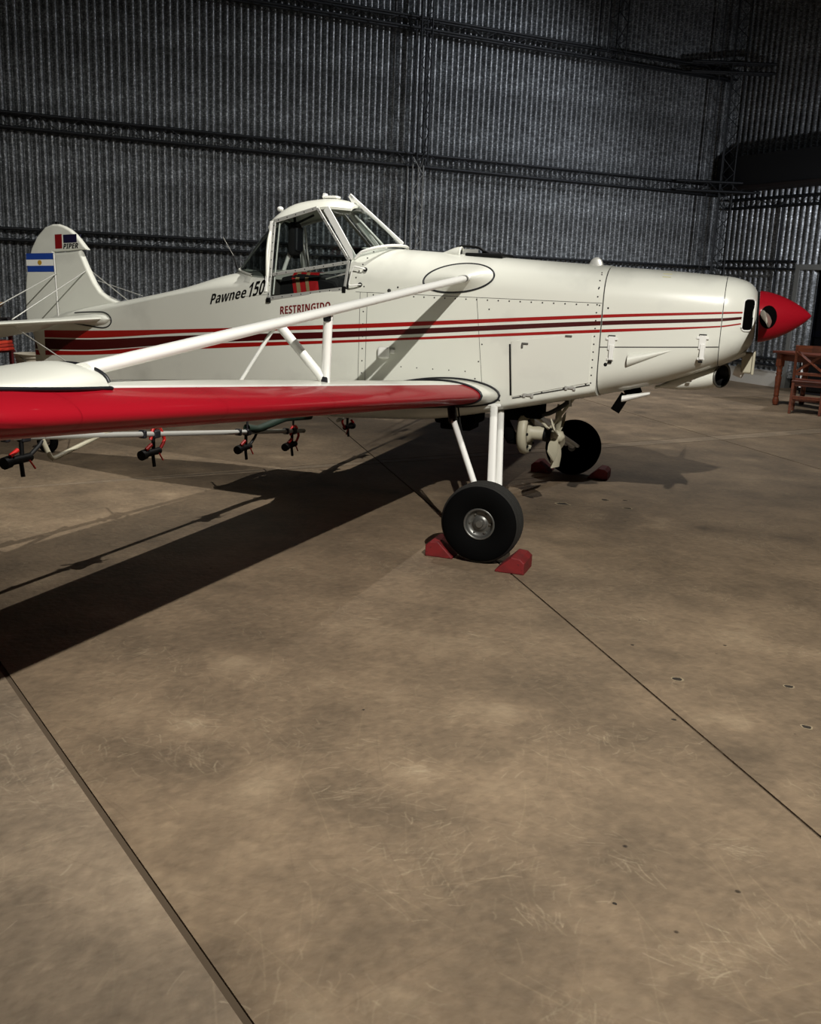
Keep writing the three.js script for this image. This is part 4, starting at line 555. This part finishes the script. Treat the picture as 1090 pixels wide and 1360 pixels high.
function chair(label, pos, turn) {
  const t = thing('dining_chair', label, 'chair', pos, turn); t.scale.setScalar(1.08);
  for (const x of [-0.2, 0.2]) { part('rear_leg', [plank(V(x, 0, -0.25), V(x, 0.45, -0.20), 0.036, 0.036, V(1, 0, 0), 0.005), plank(V(x, 0.44, -0.20), V(x, 0.96, -0.275), 0.036, 0.032, V(1, 0, 0), 0.005)], wood2, t); part('front_leg', plank(V(x, 0, 0.20), V(x, 0.44, 0.20), 0.038, 0.038, V(1, 0, 0), 0.005), wood2, t); part('side_stretcher', plank(V(x, 0.20, -0.225), V(x, 0.20, 0.20), 0.022, 0.034), wood2, t); }
  part('seat', bx(0.45, 0.03, 0.45, 0, 0.455, 0, 0.01), wood, t); for (const z of [0.2, -0.2]) part('seat_apron', bx(0.38, 0.05, 0.02, 0, 0.415, z), wood, t); part('rear_stretcher', plank(V(-0.2, 0.23, -0.225), V(0.2, 0.23, -0.225), 0.05, 0.02, V(0, 1, 0), 0.004), wood2, t); part('front_stretcher', plank(V(-0.2, 0.16, 0.2), V(0.2, 0.16, 0.2), 0.04, 0.02, V(0, 1, 0), 0.004), wood2, t);
  part('top_rail', (() => { const rows = range(-1, 1, 10).map(k => { const z = -0.268 - 0.025 * (1 - k * k), h = 0.05 + 0.012 * (1 - k * k); return [V(k * 0.2, 0.945 + h * 0.3, z - 0.012), V(k * 0.2, 0.945 + h * 0.3, z + 0.012), V(k * 0.2, 0.93 - h, z + 0.016), V(k * 0.2, 0.93 - h, z - 0.008)]; }); return loft(rows, true, true, 0.5); })(), wood2, t);
  part('lower_rail', plank(V(-0.2, 0.565, -0.217), V(0.2, 0.565, -0.217), 0.045, 0.02, V(0, 1, 0), 0.004), wood2, t); part('cross_slat', plank(V(-0.19, 0.875, -0.262), V(0.19, 0.585, -0.22), 0.034, 0.016, V(1, 1, 0), 0.003), wood2, t); part('cross_slat', plank(V(0.19, 0.875, -0.270), V(-0.19, 0.585, -0.226), 0.034, 0.016, V(1, 1, 0), 0.003), wood2, t);
  return t;
}
chair('brown wooden chair with a crossed back standing in front of the table', V(2.34, 0, -8.60), Math.PI - 0.14);
chair('brown wooden chair with a crossed back behind the table, against the wall', V(2.95, 0, -9.98), -Math.PI / 4);
// black crate with pale labels under the table
{ const t = thing('storage_crate', 'black storage crate with pale labels under the wooden table', 'crate', V(2.62, 0, -11.9), -0.4); part('crate_body', [bx(0.5, 0.62, 0.5, 0, 0.37, 0, 0.02)], M.black, t); part('crate_foot', [bx(0.44, 0.06, 0.44, 0, 0.03, 0, 0.01)], M.darkSteel, t); part('crate_lid', bx(0.53, 0.05, 0.53, 0, 0.70, 0, 0.015), M.darkSteel, t); part('label', bx(0.1, 0.05, 0.004, -0.16, 0.55, 0.252), M.flagWhite, t); part('label', bx(0.1, 0.1, 0.004, -0.16, 0.44, 0.252), M.flagWhite, t); for (const x of [-0.19, -0.12]) part('label', bx(0.04, 0.24, 0.004, x, 0.24, 0.252), M.flagWhite, t); }

// ---------- clutter beyond the tail ----------
const rackRed = std(0x5c0c10, 0.6);
{ const t = thing('storage_rack', 'dark red metal rack of oddments at the left edge behind the tailplane', 'rack', V(-5.95, 0, -0.62)); const L = 0.9;
  for (const [x, z] of [[-0.7, 0.12], [-0.7, -0.18], [0.02, 0.06], [0.02, -0.22]]) part('post', bx(0.035, 1.14, 0.035, x, 0.57, z, 0.004), rackRed, t);
  for (const [y, x1] of [[1.15, 0.22], [0.86, 0.045], [0.3, 0.045]]) part('shelf', bx(x1 + 0.74, 0.02, 0.4, (x1 - 0.74) / 2, y, -0.06, 0.004), y > 1 ? M.darkSteel : rackRed, t); }
{ const t = thing('cardboard_box', 'small brown cardboard box on top of the red rack', 'box', V(-6.08, 1.161, -0.66)); part('box_body', bx(0.22, 0.15, 0.18, 0, 0.075, 0), std(0x6e5433, 0.9), t); part('box_flap', plank(V(0.11, 0.15, 0), V(0.17, 0.2, 0), 0.02, 0.17, V(1, 0, 0)), std(0x7a5d3a, 0.9), t); }
const heap = (n, r, seedv) => { const g = new THREE.SphereGeometry(1, 24, 14), p = g.attributes.position; for (let i = 0; i < p.count; i++) { const x = p.getX(i), y = p.getY(i), z = p.getZ(i); const k = 0.75 + 0.55 * fbm(x * 2.2 + seedv, y * 2.2 + z * 2.1 + seedv, 3); p.setXYZ(i, x * r[0] * k, Math.max(-0.2, y) * r[1] * k + 0.2 * r[1], z * r[2] * k); } g.computeVertexNormals(); return g; };
{ const t = thing('tool_heap', 'dark heap of small tools along the top of the red rack', 'tools', V(-5.82, 1.165, -0.66)); part('heap', heap(1, [0.13, 0.05, 0.1], 3), std(0x1c1618, 0.8), t); part('handle', bar(V(-0.06, 0.03, 0.05), V(0.1, 0.045, 0.08), 0.01, 8), M.darkSteel, t); }
{ const t = thing('fabric_bundle', 'folded orange-red fabric bundle on the red rack shelf', 'fabric', V(-6.02, 0.872, -0.66)); for (let i = 0; i < 3; i++) { const m = part('fold', new RoundedBoxGeometry(0.34 - 0.05 * i, 0.035, 0.3, 3, 0.016), std([0xb02a14, 0x9c2410, 0xb83218][i], 0.9), t); m.position.set(0.02 * i, 0.018 + 0.034 * i, 0); m.rotation.y = 0.1 * i; } }
{ const t = thing('drum', 'dark oil drum holding up the pale bucket', 'drum', V(-5.62, 0, -0.76)); const prof = [[0.001, 0], [0.235, 0], [0.24, 0.02], [0.235, 0.04], [0.235, 0.22], [0.245, 0.235], [0.235, 0.25], [0.235, 0.44], [0.245, 0.455], [0.235, 0.47], [0.235, 0.61], [0.22, 0.63], [0.001, 0.63]]; part('drum_body', new THREE.LatheGeometry(prof.map(([r, y]) => new THREE.Vector2(r, y)), 36), std(0x1b1512, 0.6), t); part('bung', bar(V(-0.18, 0.62, 0), V(-0.18, 0.634, 0), 0.022, 12), M.darkSteel, t); }
{ const t = thing('bucket', 'white ribbed plastic bucket beyond the tail on a dark drum', 'bucket', V(-5.62, 0.6355, -0.76)); const prof = [[0.001, 0.0], [0.128, 0], [0.136, 0.10], [0.146, 0.105], [0.137, 0.11], [0.140, 0.14], [0.152, 0.145], [0.142, 0.15], [0.145, 0.18], [0.158, 0.184], [0.148, 0.19], [0.15, 0.21], [0.165, 0.215], [0.162, 0.225], [0.15, 0.222], [0.125, 0.01], [0.001, 0.01]]; part('bucket_body', new THREE.LatheGeometry(prof.map(([r, y]) => new THREE.Vector2(r, y)), 40), std(0xcfc7b4, 0.6), t); part('bucket_handle', tube([V(0, 0.2, 0.155), V(0.11, 0.12, 0.125), V(0.16, 0.09, 0), V(0.11, 0.12, -0.125), V(0, 0.2, -0.155)], 0.004, 30, 6), M.dullSteel, t); }
// ---------- flood lamps hung from the roof ----------
LAMPS.forEach((L, i) => {
  const t = thing('flood_lamp', ['flood lamp hanging over the near side of the nose', 'flood lamp hanging above the aircraft', 'flood lamp hanging between the aircraft and the rear wall', 'flood lamp hanging beyond the far side of the nose', 'flood lamp hanging near the doorway wall'][i], 'lamp', L.p.clone());
  const dir = L.aim.clone().sub(L.p).normalize(); const q = new THREE.Quaternion().setFromUnitVectors(V(0, 0, 1), dir);
  const h = part('housing', new RoundedBoxGeometry(0.36, 0.26, 0.1, 2, 0.015), M.darkSteel, t); h.quaternion.copy(q); h.position.copy(dir.clone().multiplyScalar(-0.07));
  const g = part('lamp_face', new THREE.BoxGeometry(0.3, 0.2, 0.012), new THREE.MeshStandardMaterial({ color: 0xffffff, emissive: L.col, emissiveIntensity: 6 }), t); g.quaternion.copy(q); g.position.copy(dir.clone().multiplyScalar(-0.012));
  part('hanger', bar(V(0, 0.02, 0).addScaledVector(dir, -0.1), V(0, 8.15 - L.p.y, 0).addScaledVector(dir, -0.1), 0.012, 8), M.darkSteel, t);
  const s = new THREE.SpotLight(L.col, L.cd, 0, L.ang * Math.PI / 180, L.pen, 2); s.name = 'lamp_light'; s.position.copy(dir.clone().multiplyScalar(0.03)); s.castShadow = true; s.shadow.radius = L.rad || 2; s.shadow.mapSize.set(2048, 2048); s.target.position.copy(L.aim.clone().sub(L.p)); t.add(s); t.add(s.target); s.target.name = 'lamp_aim';
});

renderer.render(scene, camera);
